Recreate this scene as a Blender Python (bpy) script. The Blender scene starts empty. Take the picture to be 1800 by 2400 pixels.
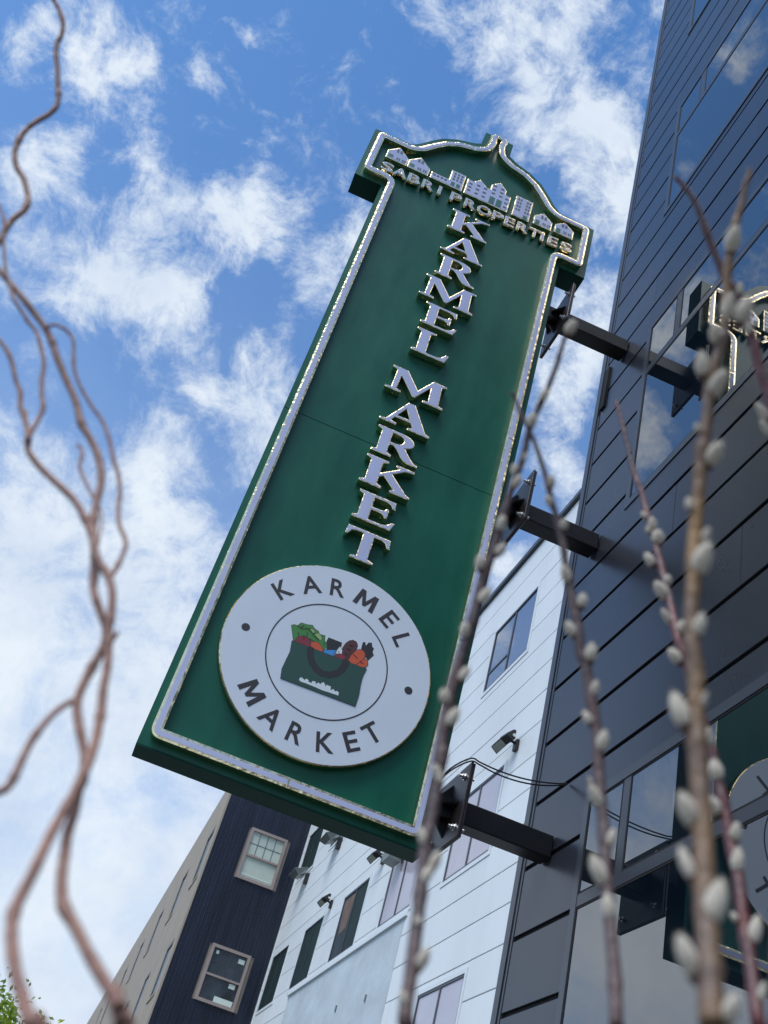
import bpy, bmesh, math, random
from mathutils import Vector, Matrix
from mathutils.geometry import tessellate_polygon

random.seed(7)
scene = bpy.context.scene
C = scene.collection

# ------------------------------------------------------------------ camera
CAMERA_AXES = ((0.916, -0.386, -0.1098), (-0.3191, -0.5347, -0.7825), (0.2433, 0.7518, -0.6129))

cam_data = bpy.data.cameras.new('camera')
cam = bpy.data.objects.new('camera', cam_data)
C.objects.link(cam)
cam.matrix_world = Matrix.Translation((0, 0, 1.5)) @ Matrix(CAMERA_AXES).to_4x4()
cam_data.sensor_fit = 'VERTICAL'
cam_data.sensor_height = 24.0
cam_data.lens = 24.19
cam_data.clip_start = 0.05
cam_data.clip_end = 800
cam_data.dof.use_dof = True
cam_data.dof.focus_distance = 7.0
cam_data.dof.aperture_fstop = 4.9
scene.camera = cam

# ------------------------------------------------------------------ daylight
SUN_EL, SUN_AZ = math.radians(60), math.radians(238)      # azimuth from +Y towards +X: a veiled sun behind the camera, a little to its left
sun_dir = Vector((math.sin(SUN_AZ) * math.cos(SUN_EL), math.cos(SUN_AZ) * math.cos(SUN_EL), math.sin(SUN_EL)))
sl = bpy.data.lights.new('sun', 'SUN')
sl.energy = 1.5
sl.angle = math.radians(38)
sl.color = (1.0, 0.98, 0.95)
sun = bpy.data.objects.new('sun', sl)
C.objects.link(sun)
sun.rotation_euler = (-sun_dir).to_track_quat('-Z', 'Y').to_euler()

CLOUDS = ((-0.2916, 0.549, 0.7833, 849.3516, 0.75), (-0.2677, 0.56, 0.784, 2028.6167, 0.5), (-0.3163, 0.5383, 0.7811, 1704.6015, 0.4), (-0.3347, 0.5546, 0.7618, 3835.3534, 0.5), (-0.3393, 0.571, 0.7475, 5009.4412, 0.3), (-0.287, 0.6283, 0.7231, 2454.6262, 0.55), (-0.2771, 0.6122, 0.7406, 4249.6991, 0.5), (-0.2641, 0.5984, 0.7564, 9818.5048, 0.55), (-0.2928, 0.645, 0.7059, 3030.4027, 0.5), (-0.2849, 0.6595, 0.6956, 3835.3534, 0.4), (-0.2611, 0.6964, 0.6684, 1704.6015, 0.5), (-0.2294, 0.6996, 0.6767, 1090.945, 0.72), (-0.1833, 0.7045, 0.6856, 1452.4415, 0.75), (-0.1455, 0.7051, 0.694, 2454.6262, 0.8), (-0.1263, 0.6927, 0.7101, 2028.6167, 0.7), (-0.216, 0.6704, 0.7099, 2028.6167, 0.5), (-0.1951, 0.6466, 0.7375, 2454.6262, 0.5), (-0.1593, 0.6351, 0.7558, 2454.6262, 0.55), (-0.126, 0.6336, 0.7634, 1704.6015, 0.55), (-0.1138, 0.6578, 0.7445, 1704.6015, 0.6), (-0.1012, 0.6129, 0.7836, 1704.6015, 0.6), (-0.0701, 0.6389, 0.7661, 1252.3603, 0.6), (-0.0367, 0.6498, 0.7592, 2028.6167, 0.65), (-0.031, 0.609, 0.7926, 2454.6262, 0.75), (-0.0574, 0.5801, 0.8125, 3030.4027, 0.65), (-0.0076, 0.6262, 0.7796, 3835.3534, 0.55), (-0.2132, 0.624, 0.7518, 6818.4061, 0.5), (-0.0905, 0.6687, 0.738, 3835.3534, 0.5), (-0.1606, 0.7396, 0.6536, 2454.6262, 0.75), (-0.142, 0.7236, 0.6754, 5009.4412, 0.6), (-0.0673, 0.7229, 0.6877, 4249.6991, 0.6), (-0.2785, 0.7283, 0.6261, 958.8384, 0.7), (-0.2415, 0.7362, 0.6322, 2454.6262, 0.6), (-0.215, 0.7359, 0.6421, 3835.3534, 0.5), (-0.0997, 0.7558, 0.6472, 1704.6015, 0.55), (-0.0573, 0.7587, 0.6489, 1090.945, 0.65), (-0.0189, 0.7678, 0.6405, 1704.6015, 0.65), (-0.0288, 0.7291, 0.6838, 2454.6262, 0.5), (-0.0258, 0.6778, 0.7348, 3835.3534, 0.65), (-0.1422, 0.7785, 0.6113, 1704.6015, 0.5), (-0.0996, 0.7916, 0.6029, 757.6007, 0.4), (-0.1142, 0.8026, 0.5855, 3030.4027, 0.4), (-0.0418, 0.8171, 0.575, 272.7362, 0.45), (0.007, 0.941, 0.3382, 153.4141, 0.4), (-0.0954, 0.9189, 0.3828, 153.4141, 0.35), (0.1655, 0.4745, 0.8646, 757.6007, 0.2), (0.1909, 0.567, 0.8013, 1704.6015, 0.4), (0.2274, 0.63, 0.7425, 1704.6015, 0.35), (0.1893, 0.5191, 0.8335, 1252.3603, 0.2), (0.2151, 0.5812, 0.7848, 1704.6015, 0.35), (-0.1058, 0.8151, 0.5696, 2028.6167, 0.55), (-0.2097, 0.8336, 0.5111, 757.6007, 0.6), (-0.1793, 0.8164, 0.549, 2454.6262, 0.35), (-0.1421, 0.8575, 0.4945, 426.1504, 0.5), (-0.0732, 0.854, 0.5151, 363.1104, 0.5), (-0.1627, 0.8848, 0.4367, 363.1104, 0.55), (-0.0777, 0.8949, 0.4395, 313.0901, 0.55), (-0.0158, 0.8797, 0.4752, 426.1504, 0.5), (-0.1174, 0.9166, 0.3822, 239.7096, 0.65), (-0.0211, 0.9169, 0.3986, 239.7096, 0.65), (-0.0462, 0.9437, 0.3276, 239.7096, 0.7), (-0.105, 0.941, 0.3216, 426.1504, 0.6), (0.0263, 0.9305, 0.3654, 426.1504, 0.6), (-0.0447, 0.9668, 0.2517, 272.7362, 0.55), (0.0303, 0.9604, 0.2771, 272.7362, 0.55), (-0.0361, 0.9827, 0.1816, 363.1104, 0.5), (0.0278, 0.9782, 0.206, 363.1104, 0.5), (0.0174, 0.989, 0.1471, 363.1104, 0.45), (0.0525, 0.9701, 0.2369, 613.6566, 0.5), (-0.2024, 0.551, 0.8096, 5308.4477, 0.5), (-0.1824, 0.5508, 0.8145, 7827.2519, 0.42), (-0.1348, 0.5789, 0.8042, 5308.4477, 0.5), (-0.1118, 0.5547, 0.8245, 5308.4477, 0.48), (-0.1625, 0.5779, 0.7998, 9077.7596, 0.42), (-0.1073, 0.5779, 0.809, 9077.7596, 0.42), (0.0068, 0.5325, 0.8464, 3835.3534, 0.48), (-0.2465, 0.5519, 0.7967, 9077.7596, 0.25), (-0.1915, 0.7201, 0.6669, 15341.4138, 0.3), (-0.1627, 0.5539, 0.8165, 15341.4138, 0.2), (0.0453, 0.4362, 0.8987, 1090.945, 0.8), (0.0784, 0.4621, 0.8834, 1252.3603, 0.85), (0.1048, 0.491, 0.8648, 2269.4399, 0.75), (0.0906, 0.4207, 0.9027, 1252.3603, 0.18), (0.1226, 0.4209, 0.8988, 507.1542, 0.2), (0.1369, 0.3929, 0.9093, 613.6566, 0.2), (0.1341, 0.5002, 0.8554, 1704.6015, 0.75), (0.1691, 0.4951, 0.8522, 1252.3603, 0.8), (0.1727, 0.5159, 0.8391, 1704.6015, 0.65), (0.1744, 0.4517, 0.875, 757.6007, 0.28), (0.1799, 0.5499, 0.8156, 1252.3603, 0.65), (0.2097, 0.5503, 0.8082, 1704.6015, 0.55), (0.1982, 0.5858, 0.7858, 1704.6015, 0.75), (0.2014, 0.6138, 0.7634, 1452.4415, 0.9), (0.2315, 0.6134, 0.755, 1704.6015, 0.8), (0.2137, 0.6476, 0.7314, 2028.6167, 0.75), (0.2417, 0.6585, 0.7127, 1704.6015, 0.65), (0.244, 0.6918, 0.6796, 2454.6262, 0.5), (0.266, 0.7008, 0.6619, 2454.6262, 0.65), (0.2616, 0.7383, 0.6217, 1704.6015, 0.75), (0.238, 0.7707, 0.5911, 1704.6015, 0.85), (0.2136, 0.693, 0.6886, 1704.6015, 0.45), (0.2327, 0.7847, 0.5746, 1704.6015, 0.7), (-0.2937, 0.6155, 0.7314, 5992.7398, 0.5), (-0.3086, 0.6268, 0.7154, 4735.0042, 0.6), (-0.3117, 0.6445, 0.6982, 4735.0042, 0.6), (-0.3163, 0.661, 0.6805, 6818.4061, 0.35), (-0.2835, 0.5706, 0.7708, 5009.4412, 0.5), (-0.2815, 0.5511, 0.7855, 6818.4061, 0.45), (-0.2062, 0.3652, 0.9078, 5009.4412, 0.35), (-0.2245, 0.3858, 0.8949, 15341.4138, 0.3), (-0.2155, 0.397, 0.8921, 23970.959, 0.25), (-0.1748, 0.3675, 0.9135, 9818.5048, 0.4), (-0.4306, 0.781, 0.4524, 426.1504, 0.5), (-0.4452, 0.8404, 0.309, 212.3379, 0.7), (-0.454, 0.814, 0.3623, 426.1504, 0.5), (-0.4988, 0.8118, 0.3036, 313.0901, 0.6), (-0.3349, 0.88, 0.3367, 272.7362, 0.6), (-0.2789, 0.8905, 0.3596, 426.1504, 0.5), (-0.26, 0.8004, 0.5401, 5009.4412, 0.5), (-0.2577, 0.8158, 0.5177, 6818.4061, 0.4), (-0.2389, 0.805, 0.543, 15341.4138, 0.35))

VIEW_SKY = (0.1098, 0.7825, 0.6129)

world = bpy.data.worlds.new('World')
scene.world = world
world.use_nodes = True
WT = world.node_tree
WT.nodes.clear()
def wn(t, **k):
    n = WT.nodes.new(t)
    for a, v in k.items():
        setattr(n, a, v)
    return n
def wl(a, b):
    WT.links.new(a, b)
def wmath(op, a, b=None, c=None, clamp=False):
    n = wn('ShaderNodeMath', operation=op, use_clamp=clamp)
    for i, v in enumerate((a, b, c)):
        if v is None:
            continue
        if isinstance(v, (int, float)):
            n.inputs[i].default_value = v
        else:
            wl(v, n.inputs[i])
    return n.outputs[0]
tc = wn('ShaderNodeTexCoord')
D0 = tc.outputs['Generated']
def wnoise(vec, scale, detail=6, rough=0.55, dist=0.0):
    n = wn('ShaderNodeTexNoise')
    n.inputs['Scale'].default_value = scale
    n.inputs['Detail'].default_value = detail
    n.inputs['Roughness'].default_value = rough
    n.inputs['Distortion'].default_value = dist
    wl(vec, n.inputs['Vector'])
    return n
def wvec(op, a, b=None, scale=None):
    n = wn('ShaderNodeVectorMath', operation=op)
    for i, v in enumerate((a, b)):
        if v is None:
            continue
        if isinstance(v, (tuple, list)):
            n.inputs[i].default_value = v
        else:
            wl(v, n.inputs[i])
    if scale is not None:
        n.inputs['Scale'].default_value = scale
    return n
# bend the cloud outlines with noise before measuring the distance to each cloud
w1 = wvec('SUBTRACT', wnoise(D0, 9, 5, 0.6).outputs['Color'], (0.5, 0.5, 0.5)).outputs[0]
w2 = wvec('SCALE', w1, scale=0.05).outputs[0]
w1 = wvec('SCALE', w1, scale=0.075).outputs[0]
DW = wvec('NORMALIZE', wvec('ADD', D0, w1).outputs[0]).outputs[0]
acc = None
for cx, cy, cz, k, amp in CLOUDS:
    d = wvec('DOT_PRODUCT', DW, (cx, cy, cz)).outputs['Value']
    e = wmath('EXPONENT', wmath('MULTIPLY_ADD', d, k, -k))
    acc = wmath('MULTIPLY', e, amp) if acc is None else wmath('MULTIPLY_ADD', e, amp, acc)
acc = wmath('MINIMUM', wmath('MULTIPLY', acc, 0.63), 0.80)
# broken cloud over the rest of the sky, thickening towards the horizon
sepd = wn('ShaderNodeSeparateXYZ')
wl(D0, sepd.inputs[0])
away = wvec('DOT_PRODUCT', D0, VIEW_SKY).outputs['Value']
away = wmath('SUBTRACT', 1.0, wmath('EXPONENT', wmath('MULTIPLY_ADD', away, 7.0, -7.0)), clamp=True)
# a clear stretch of sky over the street to the left
clear = wvec('DOT_PRODUCT', D0, (-0.50, 0.42, 0.757)).outputs['Value']
away = wmath('MULTIPLY', away, wmath('SUBTRACT', 1.0, wmath('EXPONENT', wmath('MULTIPLY_ADD', clear, 9.0, -9.0)), clamp=True))
low = wmath('SUBTRACT', 1.0, sepd.outputs['Z'], clamp=True)
rest = wmath('MULTIPLY', wmath('SUBTRACT', wnoise(D0, 2.6, 3, 0.5).outputs['Fac'], 0.30), 1.5)
rest = wmath('MULTIPLY_ADD', wmath('POWER', low, 2.0), 0.45, rest)
acc = wmath('MULTIPLY_ADD', wmath('MULTIPLY', rest, away), 0.8, acc)
fine = wnoise(wvec('ADD', D0, w2).outputs[0], 14, 12, 0.68, 0.25).outputs['Fac']
wisp = wnoise(D0, 6.5, 9, 0.66, 0.9).outputs['Fac']
# high cloud is broken, low cloud runs together
crisp = wmath('MULTIPLY', wmath('MULTIPLY_ADD', sepd.outputs['Z'], 4.6, -0.2), 1.0, clamp=False)
crisp = wmath('MINIMUM', wmath('MAXIMUM', crisp, 0.9), 3.2)
m = wmath('MULTIPLY_ADD', wmath('SUBTRACT', fine, 0.5), crisp, acc)
m = wmath('MULTIPLY_ADD', wmath('SUBTRACT', wisp, 0.5), 1.3, m)
mr = wn('ShaderNodeMapRange', interpolation_type='SMOOTHSTEP')
wl(m, mr.inputs['Value'])
mr.inputs['From Min'].default_value = 0.20
mr.inputs['From Max'].default_value = 1.15
# pale summer haze low down
veil = wmath('MULTIPLY', wmath('POWER', low, 2.1), 0.95)
cover = wmath('SUBTRACT', 1.0, wmath('MULTIPLY', wmath('SUBTRACT', 1.0, mr.outputs[0]), wmath('SUBTRACT', 1.0, veil)))
sky = wn('ShaderNodeTexSky', sky_type='NISHITA')
sky.sun_disc = False
sky.sun_elevation = SUN_EL
sky.sun_rotation = SUN_AZ
sky.air_density = 1.0
sky.dust_density = 0.6
sky.ozone_density = 1.6
tint = wn('ShaderNodeMix', data_type='RGBA', blend_type='MULTIPLY')
tint.inputs['Factor'].default_value = 1.0
wl(sky.outputs[0], tint.inputs[6])
tint.inputs[7].default_value = (0.46, 0.77, 1.02, 1)
# cloud radiance: thicker parts a little greyer
shade = wnoise(D0, 8, 7, 0.6).outputs['Fac']
cr = wn('ShaderNodeValToRGB')
cr.color_ramp.elements[0].position = 0.30
cr.color_ramp.elements[0].color = (0.62, 0.73, 0.90, 1)
cr.color_ramp.elements[1].position = 0.62
cr.color_ramp.elements[1].color = (0.83, 0.91, 1.0, 1)
wl(shade, cr.inputs[0])
cs = wvec('SCALE', cr.outputs[0], scale=4.9).outputs[0]
mix = wn('ShaderNodeMix', data_type='RGBA')
wl(cover, mix.inputs['Factor'])
wl(tint.outputs[2], mix.inputs[6])
wl(cs, mix.inputs[7])
bg = wn('ShaderNodeBackground')
bg.inputs['Strength'].default_value = 0.1
wl(mix.outputs[2], bg.inputs['Color'])
wo = wn('ShaderNodeOutputWorld')
wl(bg.outputs[0], wo.inputs['Surface'])
world.cycles.sampling_method = 'MANUAL'
world.cycles.sample_map_resolution = 512

vs = scene.view_settings
scene.display_settings.display_device = 'sRGB'
vs.view_transform = 'Standard'
vs.look = 'None'
vs.exposure = 1.0
vs.gamma = 1.0
vs.use_curve_mapping = False
scene.cycles.max_bounces = 8
scene.cycles.glossy_bounces = 4

# ------------------------------------------------------------------ materials
M = {}
def material(name, color, rough=0.5, metal=0.0, var=0.0, scale=4.0, bump=0.0, bscale=60.0, spec=0.5, coat=0.0, coat_rough=0.05,
             stretch=None, second=None, sheen=0.0, rvar=0.0, rnd=0.0):
    m = bpy.data.materials.new(name)
    m.use_nodes = True
    nt = m.node_tree
    b = nt.nodes['Principled BSDF']
    b.inputs['Base Color'].default_value = (*color, 1)
    b.inputs['Roughness'].default_value = rough
    b.inputs['Metallic'].default_value = metal
    b.inputs['Specular IOR Level'].default_value = spec
    b.inputs['Coat Weight'].default_value = coat
    b.inputs['Coat Roughness'].default_value = coat_rough
    b.inputs['Sheen Weight'].default_value = sheen
    co = nt.nodes.new('ShaderNodeTexCoord')
    vec = co.outputs['Object']
    if stretch:
        mp = nt.nodes.new('ShaderNodeMapping')
        mp.inputs['Scale'].default_value = stretch
        nt.links.new(vec, mp.inputs['Vector'])
        vec = mp.outputs[0]
    if var or second:
        n = nt.nodes.new('ShaderNodeTexNoise')
        n.inputs['Scale'].default_value = scale
        n.inputs['Detail'].default_value = 7
        n.inputs['Roughness'].default_value = 0.62
        nt.links.new(vec, n.inputs['Vector'])
        r = nt.nodes.new('ShaderNodeValToRGB')
        r.color_ramp.elements[0].position = 0.33
        r.color_ramp.elements[1].position = 0.67
        lo = second if second else tuple(c * (1 - var) for c in color)
        hi = color if second else tuple(min(1, c * (1 + var)) for c in color)
        r.color_ramp.elements[0].color = (*lo, 1)
        r.color_ramp.elements[1].color = (*hi, 1)
        nt.links.new(n.outputs['Fac'], r.inputs[0])
        nt.links.new(r.outputs[0], b.inputs['Base Color'])
        if rvar:
            q = nt.nodes.new('ShaderNodeMapRange')
            q.inputs['To Min'].default_value = max(0.02, rough - rvar)
            q.inputs['To Max'].default_value = rough + rvar
            nt.links.new(n.outputs['Fac'], q.inputs['Value'])
            nt.links.new(q.outputs[0], b.inputs['Roughness'])
    if rnd:
        # every board or panel a slightly different batch of paint
        src = b.inputs['Base Color'].links[0].from_socket if b.inputs['Base Color'].is_linked else None
        oi = nt.nodes.new('ShaderNodeObjectInfo')
        q = nt.nodes.new('ShaderNodeMapRange')
        q.inputs['To Min'].default_value = 1 - rnd
        q.inputs['To Max'].default_value = 1 + rnd
        nt.links.new(oi.outputs['Random'], q.inputs['Value'])
        sc = nt.nodes.new('ShaderNodeVectorMath')
        sc.operation = 'SCALE'
        if src:
            nt.links.new(src, sc.inputs[0])
        else:
            sc.inputs[0].default_value = color
        nt.links.new(q.outputs[0], sc.inputs['Scale'])
        nt.links.new(sc.outputs[0], b.inputs['Base Color'])
    if bump:
        n2 = nt.nodes.new('ShaderNodeTexNoise')
        n2.inputs['Scale'].default_value = bscale
        n2.inputs['Detail'].default_value = 5
        nt.links.new(vec, n2.inputs['Vector'])
        bp = nt.nodes.new('ShaderNodeBump')
        bp.inputs['Strength'].default_value = bump
        bp.inputs['Distance'].default_value = 0.01
        nt.links.new(n2.outputs['Fac'], bp.inputs['Height'])
        nt.links.new(bp.outputs[0], b.inputs['Normal'])
    M[name] = m
    return m

def glass(name, body, ior=2.1, rough=0.0, wave=0.0):
    # a closed pane: mirror-like coating that strengthens with the angle, over a dark room colour
    m = bpy.data.materials.new(name)
    m.use_nodes = True
    nt = m.node_tree
    b = nt.nodes['Principled BSDF']
    b.inputs['Base Color'].default_value = (*body, 1)
    b.inputs['Roughness'].default_value = rough
    b.inputs['IOR'].default_value = ior
    if wave:
        co = nt.nodes.new('ShaderNodeTexCoord')
        n2 = nt.nodes.new('ShaderNodeTexNoise')
        n2.inputs['Scale'].default_value = 1.2
        n2.inputs['Detail'].default_value = 1
        nt.links.new(co.outputs['Object'], n2.inputs['Vector'])
        bp = nt.nodes.new('ShaderNodeBump')
        bp.inputs['Strength'].default_value = wave
        bp.inputs['Distance'].default_value = 0.02
        nt.links.new(n2.outputs['Fac'], bp.inputs['Height'])
        nt.links.new(bp.outputs[0], b.inputs['Normal'])
    M[name] = m

material('green_paint', (0.004, 0.098, 0.058), rough=0.34, var=0.20, scale=2.6, stretch=(1.6, 1, 0.5), rvar=0.12, bump=0.10, bscale=1.7, spec=0.35)
material('dark_green_paint', (0.003, 0.052, 0.034), rough=0.5, var=0.15, scale=3, spec=0.16)
material('gold', (0.90, 0.72, 0.42), rough=0.16, metal=1.0, var=0.12, scale=30, bump=0.65, bscale=24)
material('white_acrylic', (0.54, 0.57, 0.78), rough=0.07, var=0.06, scale=3.5, spec=0.75, bump=0.05, bscale=5)
material('disc_white', (0.69, 0.75, 0.82), rough=0.32, var=0.03, scale=3)
material('print_black', (0.035, 0.030, 0.034), rough=0.5)
material('print_green', (0.020, 0.075, 0.060), rough=0.5)
material('print_lettuce', (0.060, 0.24, 0.055), rough=0.5)
material('print_pale_green', (0.30, 0.46, 0.17), rough=0.5)
material('print_beet', (0.24, 0.030, 0.045), rough=0.5)
material('print_orange', (0.62, 0.10, 0.040), rough=0.5)
material('print_brown', (0.095, 0.028, 0.030), rough=0.5)
material('print_blue', (0.050, 0.28, 0.66), rough=0.5)
material('print_white', (0.72, 0.78, 0.80), rough=0.5)
material('print_handle', (0.022, 0.022, 0.025), rough=0.5)
material('emblem_green', (0.035, 0.16, 0.12), rough=0.4)
material('emblem_grey', (0.09, 0.12, 0.14), rough=0.4)
material('black_steel', (0.0065, 0.0065, 0.008), rough=0.42, spec=0.35, var=0.25, scale=14, bump=0.06, bscale=40)
material('plate_steel', (0.034, 0.025, 0.024), rough=0.42, second=(0.016, 0.013, 0.014), scale=16, bump=0.10, bscale=50)
material('zinc', (0.62, 0.63, 0.64), rough=0.28, metal=1.0)
material('charcoal_siding', (0.024, 0.026, 0.034), rough=0.29, var=0.10, scale=1.4, bump=0.025, bscale=6, rvar=0.09, spec=0.5, rnd=0.14)
material('charcoal_trim', (0.060, 0.064, 0.076), rough=0.36, var=0.06, scale=3)
material('groove_black', (0.006, 0.006, 0.007), rough=0.8)
material('frame_charcoal', (0.045, 0.050, 0.060), rough=0.34, var=0.05, scale=3)
glass('dark_glass', (0.004, 0.008, 0.014), ior=2.8, wave=0.02)
glass('white_wall_glass', (0.05, 0.05, 0.07), ior=6.0, wave=0.05)
material('blind_behind_glass', (0.50, 0.465, 0.52), rough=0.15, var=0.06, scale=1.5, spec=0.7)
material('insect_screen', (0.012, 0.030, 0.028), rough=0.6, var=0.25, scale=2, spec=0.25)
material('curtain_dark', (0.030, 0.045, 0.055), rough=0.8, var=0.3, scale=3)
material('curtain_tan', (0.16, 0.11, 0.085), rough=0.8, var=0.2, scale=5)
material('white_siding', (0.76, 0.795, 0.79), rough=0.5, var=0.05, scale=0.9, stretch=(1, 1, 0.3), bump=0.06, bscale=30, rnd=0.03)
material('white_trim', (0.74, 0.785, 0.79), rough=0.5, var=0.02, scale=2)
material('siding_gap', (0.16, 0.20, 0.21), rough=0.8)
material('stained_render', (0.58, 0.66, 0.68), rough=0.7, second=(0.47, 0.51, 0.53), scale=1.1, stretch=(1, 1, 1.6), bump=0.15, bscale=20)
material('navy_cladding', (0.013, 0.018, 0.034), rough=0.38, var=0.3, scale=2.0, stretch=(3, 3, 0.35), rvar=0.08, rnd=0.22)
material('beige_frame', (0.33, 0.26, 0.23), rough=0.5, var=0.08, scale=3)
material('pale_blind', (0.50, 0.56, 0.47), rough=0.65, var=0.06, scale=5)
material('room_dark', (0.018, 0.027, 0.036), rough=0.12, second=(0.045, 0.062, 0.078), scale=2.5)
material('paper', (0.62, 0.70, 0.62), rough=0.7)
material('grey_stucco', (0.37, 0.315, 0.25), rough=0.9, var=0.07, scale=0.9, bump=0.25, bscale=40)
material('cream_stucco', (0.50, 0.43, 0.30), rough=0.9, var=0.06, scale=1.2, bump=0.2, bscale=40)
material('window_grey', (0.055, 0.06, 0.065), rough=0.3, var=0.3, scale=0.7)
material('fixture_black', (0.020, 0.019, 0.022), rough=0.38)
material('fixture_glass', (0.34, 0.36, 0.31), rough=0.12, var=0.25, scale=14)
material('fixture_grey', (0.16, 0.18, 0.17), rough=0.3, var=0.2, scale=8)
material('cable_black', (0.010, 0.010, 0.011), rough=0.5)
material('willow_bark', (0.37, 0.185, 0.125), rough=0.55, second=(0.20, 0.105, 0.082), scale=26, bump=0.25, bscale=160)
material('purple_bark', (0.066, 0.046, 0.048), rough=0.5, second=(0.105, 0.058, 0.052), scale=22, bump=0.25, bscale=160)
material('red_bark', (0.135, 0.026, 0.020), rough=0.42, second=(0.060, 0.034, 0.038), scale=18, bump=0.2, bscale=160)
material('tan_bark', (0.32, 0.175, 0.055), rough=0.5, second=(0.075, 0.052, 0.052), scale=11, bump=0.25, bscale=160)
material('catkin_fur', (0.84, 0.75, 0.60), rough=1.0, second=(0.60, 0.53, 0.42), scale=55, bump=0.3, bscale=420, sheen=0.8)
material('bud_scale', (0.10, 0.055, 0.045), rough=0.6)
material('leaf_light', (0.20, 0.30, 0.035), rough=0.5, var=0.25, scale=0.6)
material('leaf_mid', (0.10, 0.18, 0.022), rough=0.5, var=0.25, scale=0.6)
material('tree_bark', (0.10, 0.075, 0.055), rough=0.9, var=0.3, scale=6)
material('asphalt', (0.05, 0.05, 0.052), rough=0.9, var=0.25, scale=3, bump=0.3, bscale=80)
material('paving', (0.13, 0.13, 0.125), rough=0.9, var=0.12, scale=2, bump=0.2, bscale=60)
material('planter_clay', (0.10, 0.10, 0.105), rough=0.6, var=0.1, scale=5)
material('soil', (0.045, 0.032, 0.024), rough=1.0, var=0.4, scale=20, bump=0.6, bscale=40)
material('roof_grey', (0.16, 0.16, 0.16), rough=0.9)

for n in ('leaf_light', 'leaf_mid'):
    nt = M[n].node_tree
    b = nt.nodes['Principled BSDF']
    tr = nt.nodes.new('ShaderNodeBsdfTranslucent')
    tr.inputs['Color'].default_value = (0.46, 0.56, 0.03, 1) if n == 'leaf_light' else (0.22, 0.34, 0.025, 1)
    mx = nt.nodes.new('ShaderNodeMixShader')
    mx.inputs[0].default_value = 0.45
    nt.links.new(b.outputs[0], mx.inputs[1])
    nt.links.new(tr.outputs[0], mx.inputs[2])
    nt.links.new(mx.outputs[0], nt.nodes['Material Output'].inputs['Surface'])

# ------------------------------------------------------------------ building blocks
def mesh_obj(name, verts, faces, mat, parent=None, smooth=False, loc=None):
    me = bpy.data.meshes.new(name)
    me.from_pydata([tuple(v) for v in verts], [], faces)
    me.update()
    bm = bmesh.new()
    bm.from_mesh(me)
    bmesh.ops.recalc_face_normals(bm, faces=bm.faces)
    bm.to_mesh(me)
    bm.free()
    me.materials.append(M[mat])
    if smooth:
        me.polygons.foreach_set('use_smooth', [True] * len(me.polygons))
    o = bpy.data.objects.new(name, me)
    if loc:
        o.location = loc
    if parent:
        o.parent = parent
    C.objects.link(o)
    return o

def thing(name, label, cat, loc=(0, 0, 0), group=None):
    o = bpy.data.objects.new(name, None)
    o.empty_display_size = 0.2
    o.location = loc
    C.objects.link(o)
    o['label'] = label
    o['category'] = cat
    if group:
        o['group'] = group
    return o

class Geo:
    # collects boxes, prisms and tubes in world coordinates; build() links them as one object with its origin at the parent's
    def __init__(s):
        s.v, s.f = [], []
    def add(s, vs, fs):
        n = len(s.v)
        s.v += [tuple(v) for v in vs]
        s.f += [tuple(i + n for i in f) for f in fs]
        return s
    def box(s, x0, x1, y0, y1, z0, z1):
        v = [(x0, y0, z0), (x1, y0, z0), (x1, y1, z0), (x0, y1, z0), (x0, y0, z1), (x1, y0, z1), (x1, y1, z1), (x0, y1, z1)]
        return s.add(v, [(0, 3, 2, 1), (4, 5, 6, 7), (0, 1, 5, 4), (1, 2, 6, 5), (2, 3, 7, 6), (3, 0, 4, 7)])
    def prism(s, outer, y0, y1, holes=()):
        # polygon in the XZ plane extruded from y0 (front) to y1
        loops = [list(outer)] + [list(h) for h in holes]
        flat = [p for l in loops for p in l]
        tris = tessellate_polygon([[Vector((p[0], p[1], 0)) for p in l] for l in loops])
        n = len(flat)
        v = [(p[0], y0, p[1]) for p in flat] + [(p[0], y1, p[1]) for p in flat]
        f = [tuple(t) for t in tris] + [(t[2] + n, t[1] + n, t[0] + n) for t in tris]
        b = 0
        for l in loops:
            k = len(l)
            for i in range(k):
                j = (i + 1) % k
                f.append((b + i, b + j, b + j + n, b + i + n))
            b += k
        return s.add(v, f)
    def tube(s, pts, radii, sides=8, cap=True):
        pts = [Vector(p) for p in pts]
        rings = []
        ref = None
        for i, p in enumerate(pts):
            t = (pts[min(i + 1, len(pts) - 1)] - pts[max(i - 1, 0)]).normalized()
            if ref is None:
                ref = t.orthogonal().normalized()
            ref = (ref - t * ref.dot(t)).normalized()
            bn = t.cross(ref)
            r = radii[i] if isinstance(radii, (list, tuple)) else radii
            rings.append([p + (ref * math.cos(2 * math.pi * k / sides) + bn * math.sin(2 * math.pi * k / sides)) * r for k in range(sides)])
        v = [q for r in rings for q in r]
        f = []
        for i in range(len(rings) - 1):
            for k in range(sides):
                a, b = i * sides + k, i * sides + (k + 1) % sides
                f.append((a, b, b + sides, a + sides))
        if cap:
            f.append(tuple(range(sides))[::-1])
            f.append(tuple(range((len(rings) - 1) * sides, len(rings) * sides)))
        return s.add(v, f)
    def build(s, name, mat, parent=None, smooth=False):
        off = Vector((0, 0, 0))
        q = parent
        while q:
            off += q.location
            q = q.parent
        return mesh_obj(name, [Vector(v) - off for v in s.v], s.f, mat, parent, smooth)

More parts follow.
